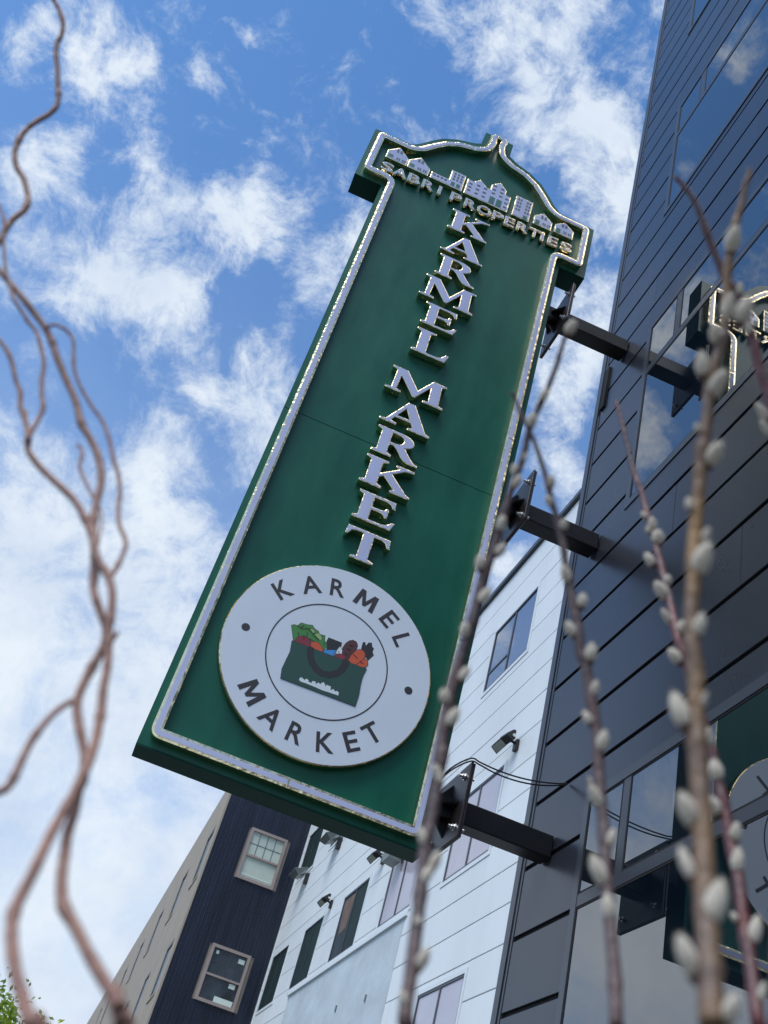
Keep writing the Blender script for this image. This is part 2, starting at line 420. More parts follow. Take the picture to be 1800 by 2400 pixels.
def cylinder_y(g, cx, cz, r, y0, y1, n=64, cham=0.0):
    v, f = [], []
    prof = [(r, y1), (r, y0 + cham), (r - cham, y0)] if cham else [(r, y1), (r, y0)]
    for rr, y in prof:
        v += [(cx + rr * math.cos(2 * math.pi * k / n), y, cz + rr * math.sin(2 * math.pi * k / n)) for k in range(n)]
    for i in range(len(prof) - 1):
        for k in range(n):
            a, b = i * n + k, i * n + (k + 1) % n
            f.append((a, b, b + n, a + n))
    f.append(tuple(range(n)))
    f.append(tuple(range((len(prof) - 1) * n, len(prof) * n)))
    return g.add(v, f)

def round_poly(P, n=5):
    out = []
    for i, (x, z, r) in enumerate(P):
        if r <= 0:
            out.append((x, z))
            continue
        p = Vector((x, z))
        a, b = Vector(P[i - 1][:2]), Vector(P[(i + 1) % len(P)][:2])
        da, db = (a - p), (b - p)
        ra, rb = min(r, da.length * .48), min(r, db.length * .48)
        p0, p1 = p + da.normalized() * ra, p + db.normalized() * rb
        for k in range(n + 1):
            t = k / n
            q = p0 * (1 - t) ** 2 + p * 2 * t * (1 - t) + p1 * t * t
            out.append((q.x, q.y))
    return out

def area(P):
    return sum(P[i][0] * P[(i + 1) % len(P)][1] - P[(i + 1) % len(P)][0] * P[i][1] for i in range(len(P))) / 2

def inset(P, d):
    # move every corner of the polygon inwards by d (mitred); d < 0 grows it
    s = 1 if area(P) > 0 else -1
    out = []
    n = len(P)
    for i in range(n):
        a, p, b = Vector(P[i - 1]), Vector(P[i]), Vector(P[(i + 1) % n])
        e0, e1 = (p - a).normalized(), (b - p).normalized()
        n0, n1 = Vector((-e0.y, e0.x)) * s, Vector((-e1.y, e1.x)) * s
        h = n0 + n1
        if h.length < 1e-6:
            out.append((p.x, p.y))
            continue
        h.normalize()
        q = p + h * (d / max(0.45, h.dot(n0)))
        out.append((q.x, q.y))
    return out

def chamfered(g, outer, holes, y0, y1, c, rim):
    # raised plate with a bevelled rim: sides to y1, bevel of width rim rising to y0
    loops = [outer] + list(holes)
    for li, l in enumerate(loops):
        ins = inset(l, rim if li == 0 else -rim)
        n = len(l)
        v = [(p[0], y1, p[1]) for p in l] + [(p[0], y0 + c, p[1]) for p in l] + [(p[0], y0, p[1]) for p in ins]
        f = []
        for i in range(n):
            j = (i + 1) % n
            f += [(i, j, j + n, i + n), (i + n, j + n, j + 2 * n, i + 2 * n)]
        g.add(v, f)
    ins = [inset(l, rim if li == 0 else -rim) for li, l in enumerate(loops)]
    flat = [p for l in ins for p in l]
    tris = tessellate_polygon([[Vector((p[0], p[1], 0)) for p in l] for l in ins])
    g.add([(p[0], y0, p[1]) for p in flat], [tuple(t) for t in tris])
    return g

def spline(pts, steps=4):
    # Catmull-Rom through points of (x, y, z, radius)
    P = [Vector(p) for p in pts]
    out = []
    for i in range(len(P) - 1):
        p0, p1, p2, p3 = P[max(i - 1, 0)], P[i], P[i + 1], P[min(i + 2, len(P) - 1)]
        for k in range(steps):
            t = k / steps
            out.append(0.5 * ((2 * p1) + (p2 - p0) * t + (2 * p0 - 5 * p1 + 4 * p2 - p3) * t * t + (3 * p1 - p0 - 3 * p2 + p3) * t ** 3))
    out.append(P[-1])
    return out

def structure(o):
    o['kind'] = 'structure'
    return o

def wall_boards(parent, name, mat, x_face, thick, y_cuts, z_rows, gap, holes, vgap=0.0024, prune=0.06):
    # boards on a wall that faces -X: rows between z_rows, butt joints at y_cuts(row), cut round the holes (y0, y1, z0, z1)
    count = 0
    for ri in range(len(z_rows) - 1):
        za, zb = z_rows[ri] + gap / 2, z_rows[ri + 1] - gap / 2
        cuts = y_cuts(ri)
        for a, b in zip(cuts[:-1], cuts[1:]):
            rects = [(a + vgap / 2, b - vgap / 2, za, zb)]
            for h0, h1, hz0, hz1 in holes:
                nxt = []
                for r0, r1, q0, q1 in rects:
                    if r1 <= h0 or r0 >= h1 or q1 <= hz0 or q0 >= hz1:
                        nxt.append((r0, r1, q0, q1))
                        continue
                    if r0 < h0:
                        nxt.append((r0, h0, q0, q1))
                    if r1 > h1:
                        nxt.append((h1, r1, q0, q1))
                    m0, m1 = max(r0, h0), min(r1, h1)
                    if q0 < hz0 - 0.01:
                        nxt.append((m0, m1, q0, hz0))
                    if q1 > hz1 + 0.01:
                        nxt.append((m0, m1, hz1, q1))
                rects = nxt
            for r0, r1, q0, q1 in rects:
                if r1 - r0 < prune or q1 - q0 < 0.02:
                    continue
                j = random.uniform(-0.0012, 0.0012)
                c = 0.0018
                x0 = x_face + j
                v = [(x0 + thick, r0, q0), (x0 + thick, r1, q0), (x0 + thick, r1, q1), (x0 + thick, r0, q1),
                     (x0 + c, r0, q0), (x0 + c, r1, q0), (x0 + c, r1, q1), (x0 + c, r0, q1),
                     (x0, r0 + c * .25, q0 + c), (x0, r1 - c * .25, q0 + c), (x0, r1 - c * .25, q1 - c), (x0, r0 + c * .25, q1 - c)]
                f = []
                for k in range(4):
                    l = (k + 1) % 4
                    f += [(k, l, l + 4, k + 4), (k + 4, l + 4, l + 8, k + 8)]
                f += [(8, 9, 10, 11), (3, 2, 1, 0)]
                g = Geo()
                g.add(v, f)
                g.build(name, mat, parent)
                count += 1
    return count

# ------------------------------------------------------------------ ground
g = Geo(); g.box(-300, 300, -300, 300, -0.6, -0.02)
structure(g.build('ground', 'asphalt'))
g = Geo(); g.box(-3.2, 14, -14, 27.35, -0.016, 0.1)
structure(g.build('pavement', 'paving'))

# ------------------------------------------------------------------ dark building on the right
WX = 2.10
DK = thing('dark_building', 'tall building clad in wide charcoal boards with mirror-like windows, at the right edge', 'building', (WX, 5.4, 0.1))
g = Geo(); g.box(WX + 0.016, 9.0, -8.0, 5.36, 0.1, 16.6)
g.build('wall_core', 'groove_black', DK)
rows = [0.12]
base = 1.5 + 0.48 * 2.97
z = base
down = []
while z > 0.3:
    z -= 0.80 * 0.48
    down.append(z)
rows = sorted([d for d in down if d > 0.15])
zu = 2.97
k = 0
while 1.5 + 0.48 * zu < 16.4:
    rows.append(1.5 + 0.48 * zu)
    zu += 0.802 if k < 10 else (0.766 if k < 15 else 0.75)
    k += 1
def Zu(u):
    return 1.5 + 0.48 * u
# window openings: (y far, y near, sill, head, transom)
DW = []
for y1, y0 in ((4.60, 1.55), (0.75, -2.30)):
    DW += [(y0, y1, 0.62, Zu(5.02), Zu(3.84)), (y0, y1, Zu(9.09), Zu(12.80), Zu(11.70)), (y0, y1, Zu(15.78), Zu(19.36), Zu(18.26)), (y0, y1, Zu(22.40), Zu(25.95), Zu(24.86))]
def dark_cuts(ri):
    o = (0.35, 1.62, 2.45, 0.95, 1.95)[ri % 5]
    c = [5.262]
    y = 5.262 - o - 0.35
    while y > -7.9:
        c.append(y)
        y -= 3.05
    c.append(-8.0)
    return c[::-1]
wall_boards(DK, 'cladding_board', 'charcoal_siding', WX, 0.014, dark_cuts, rows, 0.027, [(a - 0.004, b + 0.004, c - 0.004, d + 0.004) for a, b, c, d, t in DW])
# corner trim: a slim channel with a groove behind it
g = Geo(); g.box(WX - 0.008, WX + 0.10, 5.305, 5.372, 0.1, 16.6)
g.build('corner_trim', 'charcoal_trim', DK)
g = Geo(); g.box(WX - 0.003, WX + 0.02, 5.268, 5.290, 0.1, Zu(12.1))
g.box(WX - 0.003, WX + 0.02, 5.268, 5.290, Zu(12.9), 16.6)
g.build('trim_flange', 'charcoal_trim', DK)
g = Geo(); g.box(WX - 0.016, WX + 0.012, 5.196, 5.262, Zu(12.18), Zu(13.12))
g.build('open_joint', 'groove_black', DK)
g = Geo(); g.box(WX - 0.03, 9.06, -8.06, 5.40, 16.6, 16.8)
g.build('parapet', 'charcoal_trim', DK)
for a, b, c, d, t in DW:
    fr = Geo()
    fw, fx = 0.055, WX - 0.007
    for q in ((a, a + fw, c, d), (b - fw, b, c, d), (a + fw, b - fw, c, c + fw), (a + fw, b - fw, d - fw, d)):
        fr.box(fx, WX + 0.06, q[0], q[1], q[2], q[3])
    fo = fr.build('window', 'frame_charcoal', DK)
    m = Geo(); m.box(fx + 0.002, WX + 0.05, a + fw, b - fw, t - 0.03, t + 0.03)
    m.build('transom', 'frame_charcoal', fo)
    ym = b - 0.44
    m = Geo(); m.box(fx + 0.004, WX + 0.05, ym - 0.032, ym + 0.032, t + 0.03, d - fw)
    m.build('mullion', 'frame_charcoal', fo)
    for y0, y1, z0, z1 in ((a + fw, b - fw, c + fw, t - 0.03), (a + fw, ym - 0.032, t + 0.03, d - fw), (ym + 0.032, b - fw, t + 0.03, d - fw)):
        p = Geo(); p.box(WX - 0.0005, WX + 0.03, y0, y1, z0, z1)
        p.build('pane', 'dark_glass', fo)
        # black gasket round the pane
        gs = Geo()
        e = 0.012
        for q in ((y0, y0 + e, z0, z1), (y1 - e, y1, z0, z1), (y0 + e, y1 - e, z0, z0 + e), (y0 + e, y1 - e, z1 - e, z1)):
            gs.box(WX - 0.0032, WX - 0.0008, *q)
        gs.build('gasket', 'groove_black', fo)

# ------------------------------------------------------------------ white building
WW = 4.608
WB = thing('white_building', 'long pale building with white horizontal boards behind the dark one', 'building', (WW, 27.3, 0.1))
g = Geo(); g.box(WW + 0.02, 14.0, 7.0, 27.38, 0.1, 12.58)
g.build('wall_core', 'siding_gap', WB)
wrows = [12.56 - 0.505 * i for i in range(0, 25)][::-1]
wrows = [r for r in wrows if r > 0.1]
wins = []
for c0, c1 in ((9.83, 11.53), (12.94, 14.66), (16.08, 17.74), (19.16, 20.85), (22.36, 23.92), (25.40, 27.02)):
    for z0, z1 in ((10.23, 11.47), (6.96, 8.26), (3.86, 5.35)):
        if z0 < 5 and c0 > 15.5:
            continue
        wins.append((c0, c1, z0, z1))
REC = (16.2, 23.7, 0.1, 6.80)
jl = [7.0, 9.76, 11.60, 12.87, 14.73, 16.01, 17.81, 19.09, 20.92, 22.29, 23.99, 25.33, 27.08, 27.38]
def white_cuts(ri):
    z = (wrows[ri] + wrows[ri + 1]) / 2
    near = any(w[2] - 0.15 < z < w[3] + 0.15 for w in wins)
    if near:
        return jl
    o = (0, 2, 1)[ri % 3]
    return [7.0] + jl[1 + o:-1:4] + [27.38]
wall_boards(WB, 'siding_board', 'white_siding', WW, 0.018, white_cuts, wrows, 0.016,
            [(a - 0.07, b + 0.07, c - 0.07, d + 0.07) for a, b, c, d in wins] + [REC])
g = Geo(); g.box(WW - 0.06, WW + 0.3, 7.0, 27.38, 12.57, 12.66)
g.build('parapet_cap', 'frame_charcoal', WB)
g = Geo(); g.box(WW - 0.035, WW + 0.019, REC[0] - 0.1, REC[1] + 0.08, 6.805, 6.875)
g.build('ledge', 'white_trim', WB)
g = Geo(); g.box(WW + 0.004, WW + 0.0198, REC[0] + 0.03, REC[1] - 0.03, 0.1, 6.80)
g.build('rendered_panel', 'stained_render', WB)
for yq, zq in ((17.4, 5.75), (19.2, 5.86), (21.2, 5.7), (22.7, 5.6)):
    g = Geo(); g.box(WW - 0.02, WW + 0.003, yq - .02, yq + .02, zq - .05, zq + .06)
    g.build('bolt_stub', 'fixture_grey', WB)
g = Geo(); g.box(WW - 0.01, WW + 0.019, 27.30, 27.395, 0.1, 12.57)
g.build('corner_trim', 'white_trim', WB)
for a, b, c, d in wins:
    tr = Geo()
    e = 0.066
    for q in ((a - e, a, c - e, d + e), (b, b + e, c - e, d + e), (a, b, c - e, c), (a, b, d, d + e)):
        tr.box(WW - 0.012, WW + 0.019, *q)
    to = tr.build('window', 'white_trim', WB)
    s = Geo(); fw = 0.035
    for q in ((a, a + fw, c, d), (b - fw, b, c, d), (a + fw, b - fw, c, c + fw), (a + fw, b - fw, d - fw, d)):
        s.box(WW - 0.004, WW + 0.03, *q)
    s.build('frame', 'frame_charcoal', to)
    dark = a > 19 or (a > 19 and c < 9)
    ym = (a + b) / 2
    m = Geo(); m.box(WW - 0.002, WW + 0.03, ym - 0.025, ym + 0.025, c + fw, d - fw)
    if c > 9 and a < 25:
        m.box(WW - 0.0015, WW + 0.03, ym + 0.026, b - fw, c + 0.36, c + 0.40)
    m.build('mullion', 'frame_charcoal', to)
    for y0, y1 in ((a + fw, ym - 0.025), (ym + 0.025, b - fw)):
        p = Geo(); p.box(WW + 0.010, WW + 0.0195, y0, y1, c + fw, d - fw)
        if dark:
            mat = 'insect_screen' if y0 < ym or a > 21 else 'curtain_dark'
            if 19 < a < 20 and y0 > ym and c < 9:
                mat = 'curtain_dark'
            p.build('pane', mat, to)
        else:
            p.build('pane', 'white_wall_glass' if c > 9 else 'blind_behind_glass', to)
    if 19 < a < 20 and c < 9:
        p = Geo()
        p.prism([(0, 0), (1, 0)], 0, 1) if False else None
        v = [(WW + 0.006, b - fw - .03, d - fw - .05), (WW + 0.006, ym + .06, d - fw - .05), (WW + 0.006, ym + .16, d - .75), (WW + 0.006, b - .22, d - .80),
             (WW + 0.0095, b - fw - .03, d - fw - .05), (WW + 0.0095, ym + .06, d - fw - .05), (WW + 0.0095, ym + .16, d - .75), (WW + 0.0095, b - .22, d - .80)]
        p.add(v, [(0, 1, 2, 3), (7, 6, 5, 4), (0, 1, 5, 4), (1, 2, 6, 5), (2, 3, 7, 6), (3, 0, 4, 7)])
        p.build('curtain', 'curtain_tan', to)

# ------------------------------------------------------------------ navy and grey apartment block
NY = 27.40
NX = 2.245
AB = thing('apartment_block', 'apartment block with a navy ribbed metal front and a grey stucco side', 'building', (NX, NY, 0.0))
g = Geo(); g.box(NX + 0.25, 14, NY + 0.03, 76, 0.0, 12.85)
g.build('wall_core', 'grey_stucco', AB)
nw = [(3.075, 4.115, 9.90, 11.28), (3.085, 4.115, 6.85, 8.20), (3.085, 4.115, 3.80, 5.15), (3.085, 4.115, 0.9, 2.2)]
x = NX
random.seed(11)
while x < WW - 0.02:
    w = 0.098
    spans = [(0.0, 12.85)]
    for wx0, wx1, wz0, wz1 in nw:
        if x + w > wx0 and x < wx1:
            nxt = []
            for s0, s1 in spans:
                if s0 < wz0 < s1:
                    nxt += [(s0, wz0), (wz1, s1)]
                else:
                    nxt.append((s0, s1))
            spans = nxt
    for s0, s1 in spans:
        g = Geo()
        P = [(x, NY + 0.029), (x, NY + 0.004), (x + 0.016, NY - 0.016), (x + 0.036, NY - 0.016), (x + 0.052, NY + 0.004), (x + w - 0.003, NY + 0.004 + random.uniform(-.001, .001)), (x + w - 0.003, NY + 0.029)]
        n = len(P)
        g.add([(p[0], p[1], s0) for p in P] + [(p[0], p[1], s1) for p in P], [tuple(range(n)), tuple(range(n, 2 * n))] + [(i, (i + 1) % n, (i + 1) % n + n, i + n) for i in range(n)])
        g.build('cladding_panel', 'navy_cladding', AB)
    x += w
g = Geo(); g.box(NX - 0.05, NX - 0.002, NY - 0.03, NY + 0.25, 0.0, 12.85)
g.build('corner_trim', 'grey_stucco', AB)
for wi, (x0, x1, z0, z1) in enumerate(nw):
    fr = Geo(); fw = 0.075
    for q in ((x0, x0 + fw, z0, z1), (x1 - fw, x1, z0, z1), (x0 + fw, x1 - fw, z0, z0 + fw), (x0 + fw, x1 - fw, z1 - fw, z1)):
        fr.box(q[0], q[1], NY - 0.05, NY + 0.028, q[2], q[3])
    fo = fr.build('window', 'beige_frame', AB)
    zm = z0 + (z1 - z0) * 0.475
    r = Geo(); r.box(x0 + fw, x1 - fw, NY - 0.04, NY + 0.028, zm - 0.025, zm + 0.025)
    r.build('meeting_rail', 'beige_frame', fo)
    up = Geo(); up.box(x0 + fw, x1 - fw, NY + 0.004, NY + 0.02, zm + 0.025, z1 - fw)
    up.build('upper_pane', 'pale_blind' if wi == 0 else 'room_dark', fo)
    lo = Geo(); lo.box(x0 + fw, x1 - fw, NY + 0.012, NY + 0.024, z0 + fw, zm - 0.025)
    lo.build('lower_pane', 'pale_blind' if wi == 0 else 'room_dark', fo)
    gr = Geo()
    for i in range(1, 4):
        xx = x0 + fw + (x1 - x0 - 2 * fw) * i / 4
        gr.box(xx - 0.008, xx + 0.008, NY - 0.004, NY + 0.0035, zm + 0.025, z1 - fw)
    zz = (zm + z1 - fw) / 2
    for i in range(4):
        xa = x0 + fw + (x1 - x0 - 2 * fw) * i / 4 + 0.009
        xb = x0 + fw + (x1 - x0 - 2 * fw) * (i + 1) / 4 - 0.009
        gr.box(xa, xb, NY - 0.003, NY + 0.0035, zz - 0.008, zz + 0.008)
    gr.build('glazing_bars', 'window_grey' if wi else 'emblem_grey', fo)
    if wi == 0:
        b = Geo(); b.box(x0 + fw + .03, x1 - fw - .03, NY + 0.002, NY + 0.0115, z0 + fw + 0.06, z0 + fw + 0.085)
        b.build('blind_rail', 'paper', fo)
    if wi == 1:
        for q in ((x1 - fw - .20, x1 - fw - .04, z1 - fw - .18, z1 - fw - .07, 'paper'), (x1 - fw - .24, x1 - fw - .08, zm - .16, zm - .05, 'paper'),
                  (x1 - fw - .50, x1 - fw - .02, z0 + fw + .01, z0 + fw + .14, 'paper'), (x0 + fw + .08, x0 + fw + .15, z1 - fw - .13, z1 - fw - .05, 'paper')):
            p = Geo(); p.box(q[0], q[1], NY - 0.006, NY + (0.0035 if q[2] > zm else 0.0115), q[2], q[3])
            p.build('notice', q[4], fo)
        p = Geo(); p.prism([(x1 - fw - .34, z0 + fw + .15), (x1 - fw - .20, z0 + fw + .34), (x1 - fw - .12, z0 + fw + .32), (x1 - fw - .06, z0 + fw + .16)], NY - 0.002, NY + 0.0115)
        p.build('lamp_silhouette', 'fixture_black', fo)
# grey side that runs away from the street: wall pieces between recessed windows
gw = Geo()
LT = 0.0055                         # the side is not quite square to the front
cols = [(28.75, 30.05), (33.2, 34.5), (38.4, 39.7), (43.6, 44.9), (49.0, 50.3), (54.5, 55.8), (60, 61.3), (66, 67.3)]
bands = [(10.02, 11.45), (6.95, 8.32), (3.9, 5.25), (0.9, 2.2)]
def side_piece(y0, y1, z0, z1, G):
    xa, xb = NX + (y0 - NY) * LT, NX + (y1 - NY) * LT
    v = [(xa, y0, z0), (xa + .24, y0, z0), (xb + .24, y1, z0), (xb, y1, z0), (xa, y0, z1), (xa + .24, y0, z1), (xb + .24, y1, z1), (xb, y1, z1)]
    G.add(v, [(0, 3, 2, 1), (4, 5, 6, 7), (0, 1, 5, 4), (1, 2, 6, 5), (2, 3, 7, 6), (3, 0, 4, 7)])
zc = [0.0, 0.9, 2.2, 3.9, 5.25, 6.95, 8.32, 10.02, 11.45, 12.85]
for i in range(0, 9):
    z0, z1 = zc[i], zc[i + 1]
    if (z0, z1) in bands:
        yprev = NY + 0.25
        for c0, c1 in cols:
            side_piece(yprev, c0, z0, z1, gw)
            yprev = c1
        side_piece(yprev, 76, z0, z1, gw)
    elif z1 > 5.3:
        side_piece(NY + 0.25, 76, z0, z1, gw)
gw.build('side_wall', 'grey_stucco', AB)
gw = Geo()
for i in (0, 2, 4):
    z0, z1 = zc[i], zc[i + 1]
    if z1 < 7:
        side_piece(NY + 0.25, 76, z0, z1 if z1 < 6 else 6.2, gw) if z1 < 5.3 else None
gw.build('side_wall_base', 'cream_stucco', AB)
g = Geo(); side_piece(NY + 0.0, 76.1, 12.852, 12.93, g)
g.build('roof_edge', 'window_grey', AB)
for c0, c1 in cols[:6]:
    for z0, z1 in bands[:3]:
        xa = NX + (c0 - NY) * LT
        fr = Geo()
        e = 0.05
        for q in ((c0, c0 + e, z0, z1), (c1 - e, c1, z0, z1), (c0 + e, c1 - e, z0, z0 + e), (c0 + e, c1 - e, z1 - e, z1)):
            fr.box(xa + 0.012, xa + 0.22, *q)
        fo = fr.build('side_window', 'fixture_grey', AB)
        p = Geo(); p.box(xa + 0.045, xa + 0.21, c0 + e, c1 - e, z0 + e, z1 - e)
        p.build('pane', 'window_grey', fo)
        s = Geo(); s.box(xa - 0.02, xa + 0.010, c0 - .06, c1 + .06, z0 - .07, z0 - .002)
        s.build('sill', 'grey_stucco', fo)

# ------------------------------------------------------------------ hanging sign
SX = 0.635
SG = thing('blade_sign', 'tall green hanging sign with raised white lettering and a round market logo', 'sign', (SX, 4.80, 3.37))
CABINET_OUTLINE = ((0.51, 9.41), (0.51, 9.235), (0.435, 9.185), (0.305, 9.135), (0.185, 9.055), (0.105, 8.955), (0.035, 8.855), (-0.025, 8.795), (-0.333, 8.785), (-0.333, 8.14), (-0.117, 8.14), (-0.117, 3.395), (1.387, 3.395), (1.387, 8.14), (1.603, 8.14), (1.603, 8.785), (1.295, 8.795), (1.235, 8.855), (1.165, 8.955), (1.085, 9.055), (0.965, 9.135), (0.835, 9.185), (0.76, 9.235), (0.76, 9.41))

BORDER_OUTLINE = ((0.6281, 9.3757, 0), (0.5816, 9.3688, 0.02), (0.551, 9.3243, 0.02), (0.5628, 9.2353, 0.02), (0.544, 9.1383, 0.03), (0.4649, 9.077, 0.02), (0.3215, 9.0325, 0), (0.2127, 8.9583, 0), (0.1335, 8.8643, 0), (0.0594, 8.7605, 0.02), (-0.0099, 8.709, 0.04), (-0.2918, 8.709, 0.05), (-0.2918, 8.1917, 0.05), (-0.0791, 8.1917, 0.05), (-0.0791, 3.4338, 0.06), (1.3354, 3.4338, 0.06), (1.3354, 8.1917, 0.05), (1.548, 8.1917, 0.05), (1.548, 8.709, 0.05), (1.2661, 8.709, 0.04), (1.1969, 8.7605, 0.02), (1.1227, 8.8643, 0), (1.0436, 8.9583, 0), (0.9348, 9.0325, 0), (0.7913, 9.077, 0.02), (0.7122, 9.1383, 0.03), (0.6934, 9.2353, 0.02), (0.7053, 9.3243, 0.02), (0.6746, 9.3688, 0.02))

cab = list(CABINET_OUTLINE)
g = Geo(); g.prism(cab, 4.803, 4.978)
g.build('cabinet', 'dark_green_paint', SG)
# front face in two sheets with an open seam
SEAM = 5.712
def clip(P, z, above):
    out = []
    n = len(P)
    for i in range(n):
        a, b = P[i], P[(i + 1) % n]
        ia, ib = (a[1] >= z) == above, (b[1] >= z) == above
        if ia:
            out.append(a)
        if ia != ib:
            t = (z - a[1]) / (b[1] - a[1])
            out.append((a[0] + (b[0] - a[0]) * t, z))
    return out
face = inset(cab, 0.003)
g = Geo(); g.prism(clip(face, SEAM + 0.0022, True), 4.797, 4.802)
g.build('face_panel', 'green_paint', SG)
g = Geo(); g.prism(clip(face, SEAM - 0.0022, False), 4.7975, 4.802)
g.build('face_panel', 'green_paint', SG)
# folded lip along the underside
g = Geo(); g.box(SX - 0.748, SX + 0.748, 4.7975, 4.806, 3.388, 3.3985)
g.build('bottom_lip', 'dark_green_paint', SG)

# border channel: gold returns with a white face, in segments that butt at gold joints
outer = round_poly(BORDER_OUTLINE, 6)
if area(outer) < 0:
    outer = outer[::-1]
dense = []
for i in range(len(outer)):
    a, b = outer[i], outer[(i + 1) % len(outer)]
    n = max(1, int((Vector(b) - Vector(a)).length / 0.12))
    for k in range(n):
        dense.append((a[0] + (b[0] - a[0]) * k / n, a[1] + (b[1] - a[1]) * k / n))
outer = dense
BWID = 0.054
inner = inset(outer, BWID)
rim_o, rim_i = inset(outer, 0.0115), inset(outer, BWID - 0.0115)
joints = [(0.627, 3.468), (-0.055, 4.53), (-0.05, 6.135), (-0.045, 7.78), (-0.25, 8.70), (0.22, 8.98), (0.40, 9.06), (0.60, 9.38), (1.0, 9.0), (1.50, 8.70), (1.32, 7.78), (1.32, 6.14), (1.32, 4.6)]
idx = sorted({min(range(len(outer)), key=lambda i: (outer[i][0] - jx) ** 2 + (outer[i][1] - jz) ** 2) for jx, jz in joints})
N = len(outer)
Y0, Y1 = 4.748, 4.7965
for s in range(len(idx)):
    a, b = idx[s], idx[(s + 1) % len(idx)]
    ids = [i % N for i in range(a, b + 1 if b > a else b + N + 1)]
    pr = []
    for i in ids:
        pr.append([(outer[i], Y1), (outer[i], Y0 + 0.0016), (rim_o[i], Y0), (rim_i[i], Y0), (inner[i], Y0 + 0.0016), (inner[i], Y1)])
    v = [(p[0][0], p[1], p[0][1]) for q in pr for p in q]
    f = []
    for i in range(len(pr) - 1):
        for k in range(6):
            l = (k + 1) % 6
            f.append((i * 6 + k, i * 6 + l, i * 6 + l + 6, i * 6 + k + 6))
    f += [tuple(range(6)), tuple(range(len(v) - 6, len(v)))]
    seg = Geo().add(v, f).build('border_segment', 'gold', SG)
    # white face, stopped short of the joint at both ends
    fo_, fi_ = inset(outer, 0.0135), inset(outer, BWID - 0.0135)
    A = [Vector(fo_[i]) for i in ids]
    B = [Vector(fi_[i]) for i in ids]
    for E in (A, B):
        E[0] = E[0] + (E[1] - E[0]).normalized() * 0.006
        E[-1] = E[-1] + (E[-2] - E[-1]).normalized() * 0.006
    v, f = [], []
    for p, q in zip(A, B):
        v += [(p.x, Y0 - 0.0016, p.y), (q.x, Y0 - 0.0016, q.y), (q.x, Y0 + 0.001, q.y), (p.x, Y0 + 0.001, p.y)]
    for i in range(len(A) - 1):
        for k in range(4):
            l = (k + 1) % 4
            f.append((i * 4 + k, i * 4 + l, i * 4 + l + 4, i * 4 + k + 4))
    f += [(0, 1, 2, 3), tuple(range(len(v) - 4, len(v)))]
    Geo().add(v, f).build('border_face', 'white_acrylic', seg)

GLYPH = {
 'K': ([(0,0),(.62,0),(.62,.07),(.48,.12),(.48,.36),(.60,.455),(.95,.12),(.86,.07),(.86,0),(1.42,0),(1.42,.07),(1.30,.12),(.80,.62),(1.12,.88),(1.36,.93),(1.36,1),(.84,1),(.84,.93),(.97,.90),(.48,.50),(.48,.88),(.62,.93),(.62,1),(0,1),(0,.93),(.14,.88),(.14,.12),(0,.07)], []),
 'A': ([(0,0),(.5,0),(.5,.07),(.33,.11),(.42,.28),(.88,.28),(.97,.11),(.84,.07),(.84,0),(1.5,0),(1.5,.07),(1.37,.11),(.86,1),(.66,1),(.18,.11),(0,.07)], [[(.47,.37),(.83,.37),(.655,.74)]]),
 'R': ([(0,0),(.6,0),(.6,.07),(.46,.12),(.46,.45),(.58,.45),(.70,.36),(.86,.14),(.98,.04),(1.12,0),(1.4,0),(1.4,.06),(1.27,.10),(1.14,.22),(.92,.50),(1.05,.56),(1.14,.66),(1.15,.76),(1.10,.88),(.98,.96),(.80,1),(0,1),(0,.93),(.14,.88),(.14,.12),(0,.07)], [[(.46,.54),(.62,.54),(.76,.58),(.83,.66),(.84,.76),(.80,.85),(.70,.90),(.46,.91)]]),
 'M': ([(0,0),(.5,0),(.5,.07),(.34,.11),(.38,.70),(.86,.05),(.96,.05),(1.34,.70),(1.36,.11),(1.2,.07),(1.2,0),(1.85,0),(1.85,.07),(1.70,.11),(1.66,.88),(1.80,.93),(1.80,1),(1.36,1),(.98,.36),(.52,1),(.05,1),(.05,.93),(.20,.88),(.18,.11),(0,.07)], []),
 'E': ([(0,0),(1.12,0),(1.2,.28),(1.11,.28),(1.0,.15),(.85,.09),(.46,.09),(.46,.46),(.72,.46),(.83,.42),(.86,.34),(.94,.34),(.94,.68),(.86,.68),(.83,.60),(.72,.56),(.46,.56),(.46,.91),(.82,.91),(.95,.87),(1.02,.75),(1.1,.75),(1.07,1),(0,1),(0,.93),(.14,.88),(.14,.12),(0,.07)], []),
 'L': ([(0,0),(1.1,0),(1.17,.32),(1.08,.32),(.97,.16),(.82,.09),(.46,.09),(.46,.88),(.62,.93),(.62,1),(0,1),(0,.93),(.14,.88),(.14,.12),(0,.07)], []),
 'T': ([(.32,0),(.98,0),(.98,.07),(.81,.12),(.81,.90),(1.02,.90),(1.14,.85),(1.22,.70),(1.3,.70),(1.27,1),(.03,1),(0,.70),(.08,.70),(.16,.85),(.28,.90),(.49,.90),(.49,.12),(.32,.07)], []),
}
TALL_LETTERS = (('K', 0.4544, 7.9511, 0.7726, 8.1833), ('A', 0.4594, 7.6794, 0.7933, 7.9066), ('R', 0.4782, 7.4058, 0.7834, 7.63), ('M', 0.4218, 7.1331, 0.8298, 7.3583), ('E', 0.4969, 6.8664, 0.7567, 7.0837), ('L', 0.4969, 6.5799, 0.7587, 6.8091), ('M', 0.4189, 6.1649, 0.8219, 6.3764), ('A', 0.4535, 5.8913, 0.7923, 6.1116), ('R', 0.4663, 5.6265, 0.7745, 5.8419), ('K', 0.4594, 5.3687, 0.7854, 5.588), ('E', 0.489, 5.1019, 0.7488, 5.3094), ('T', 0.487, 4.8273, 0.7627, 5.0367))

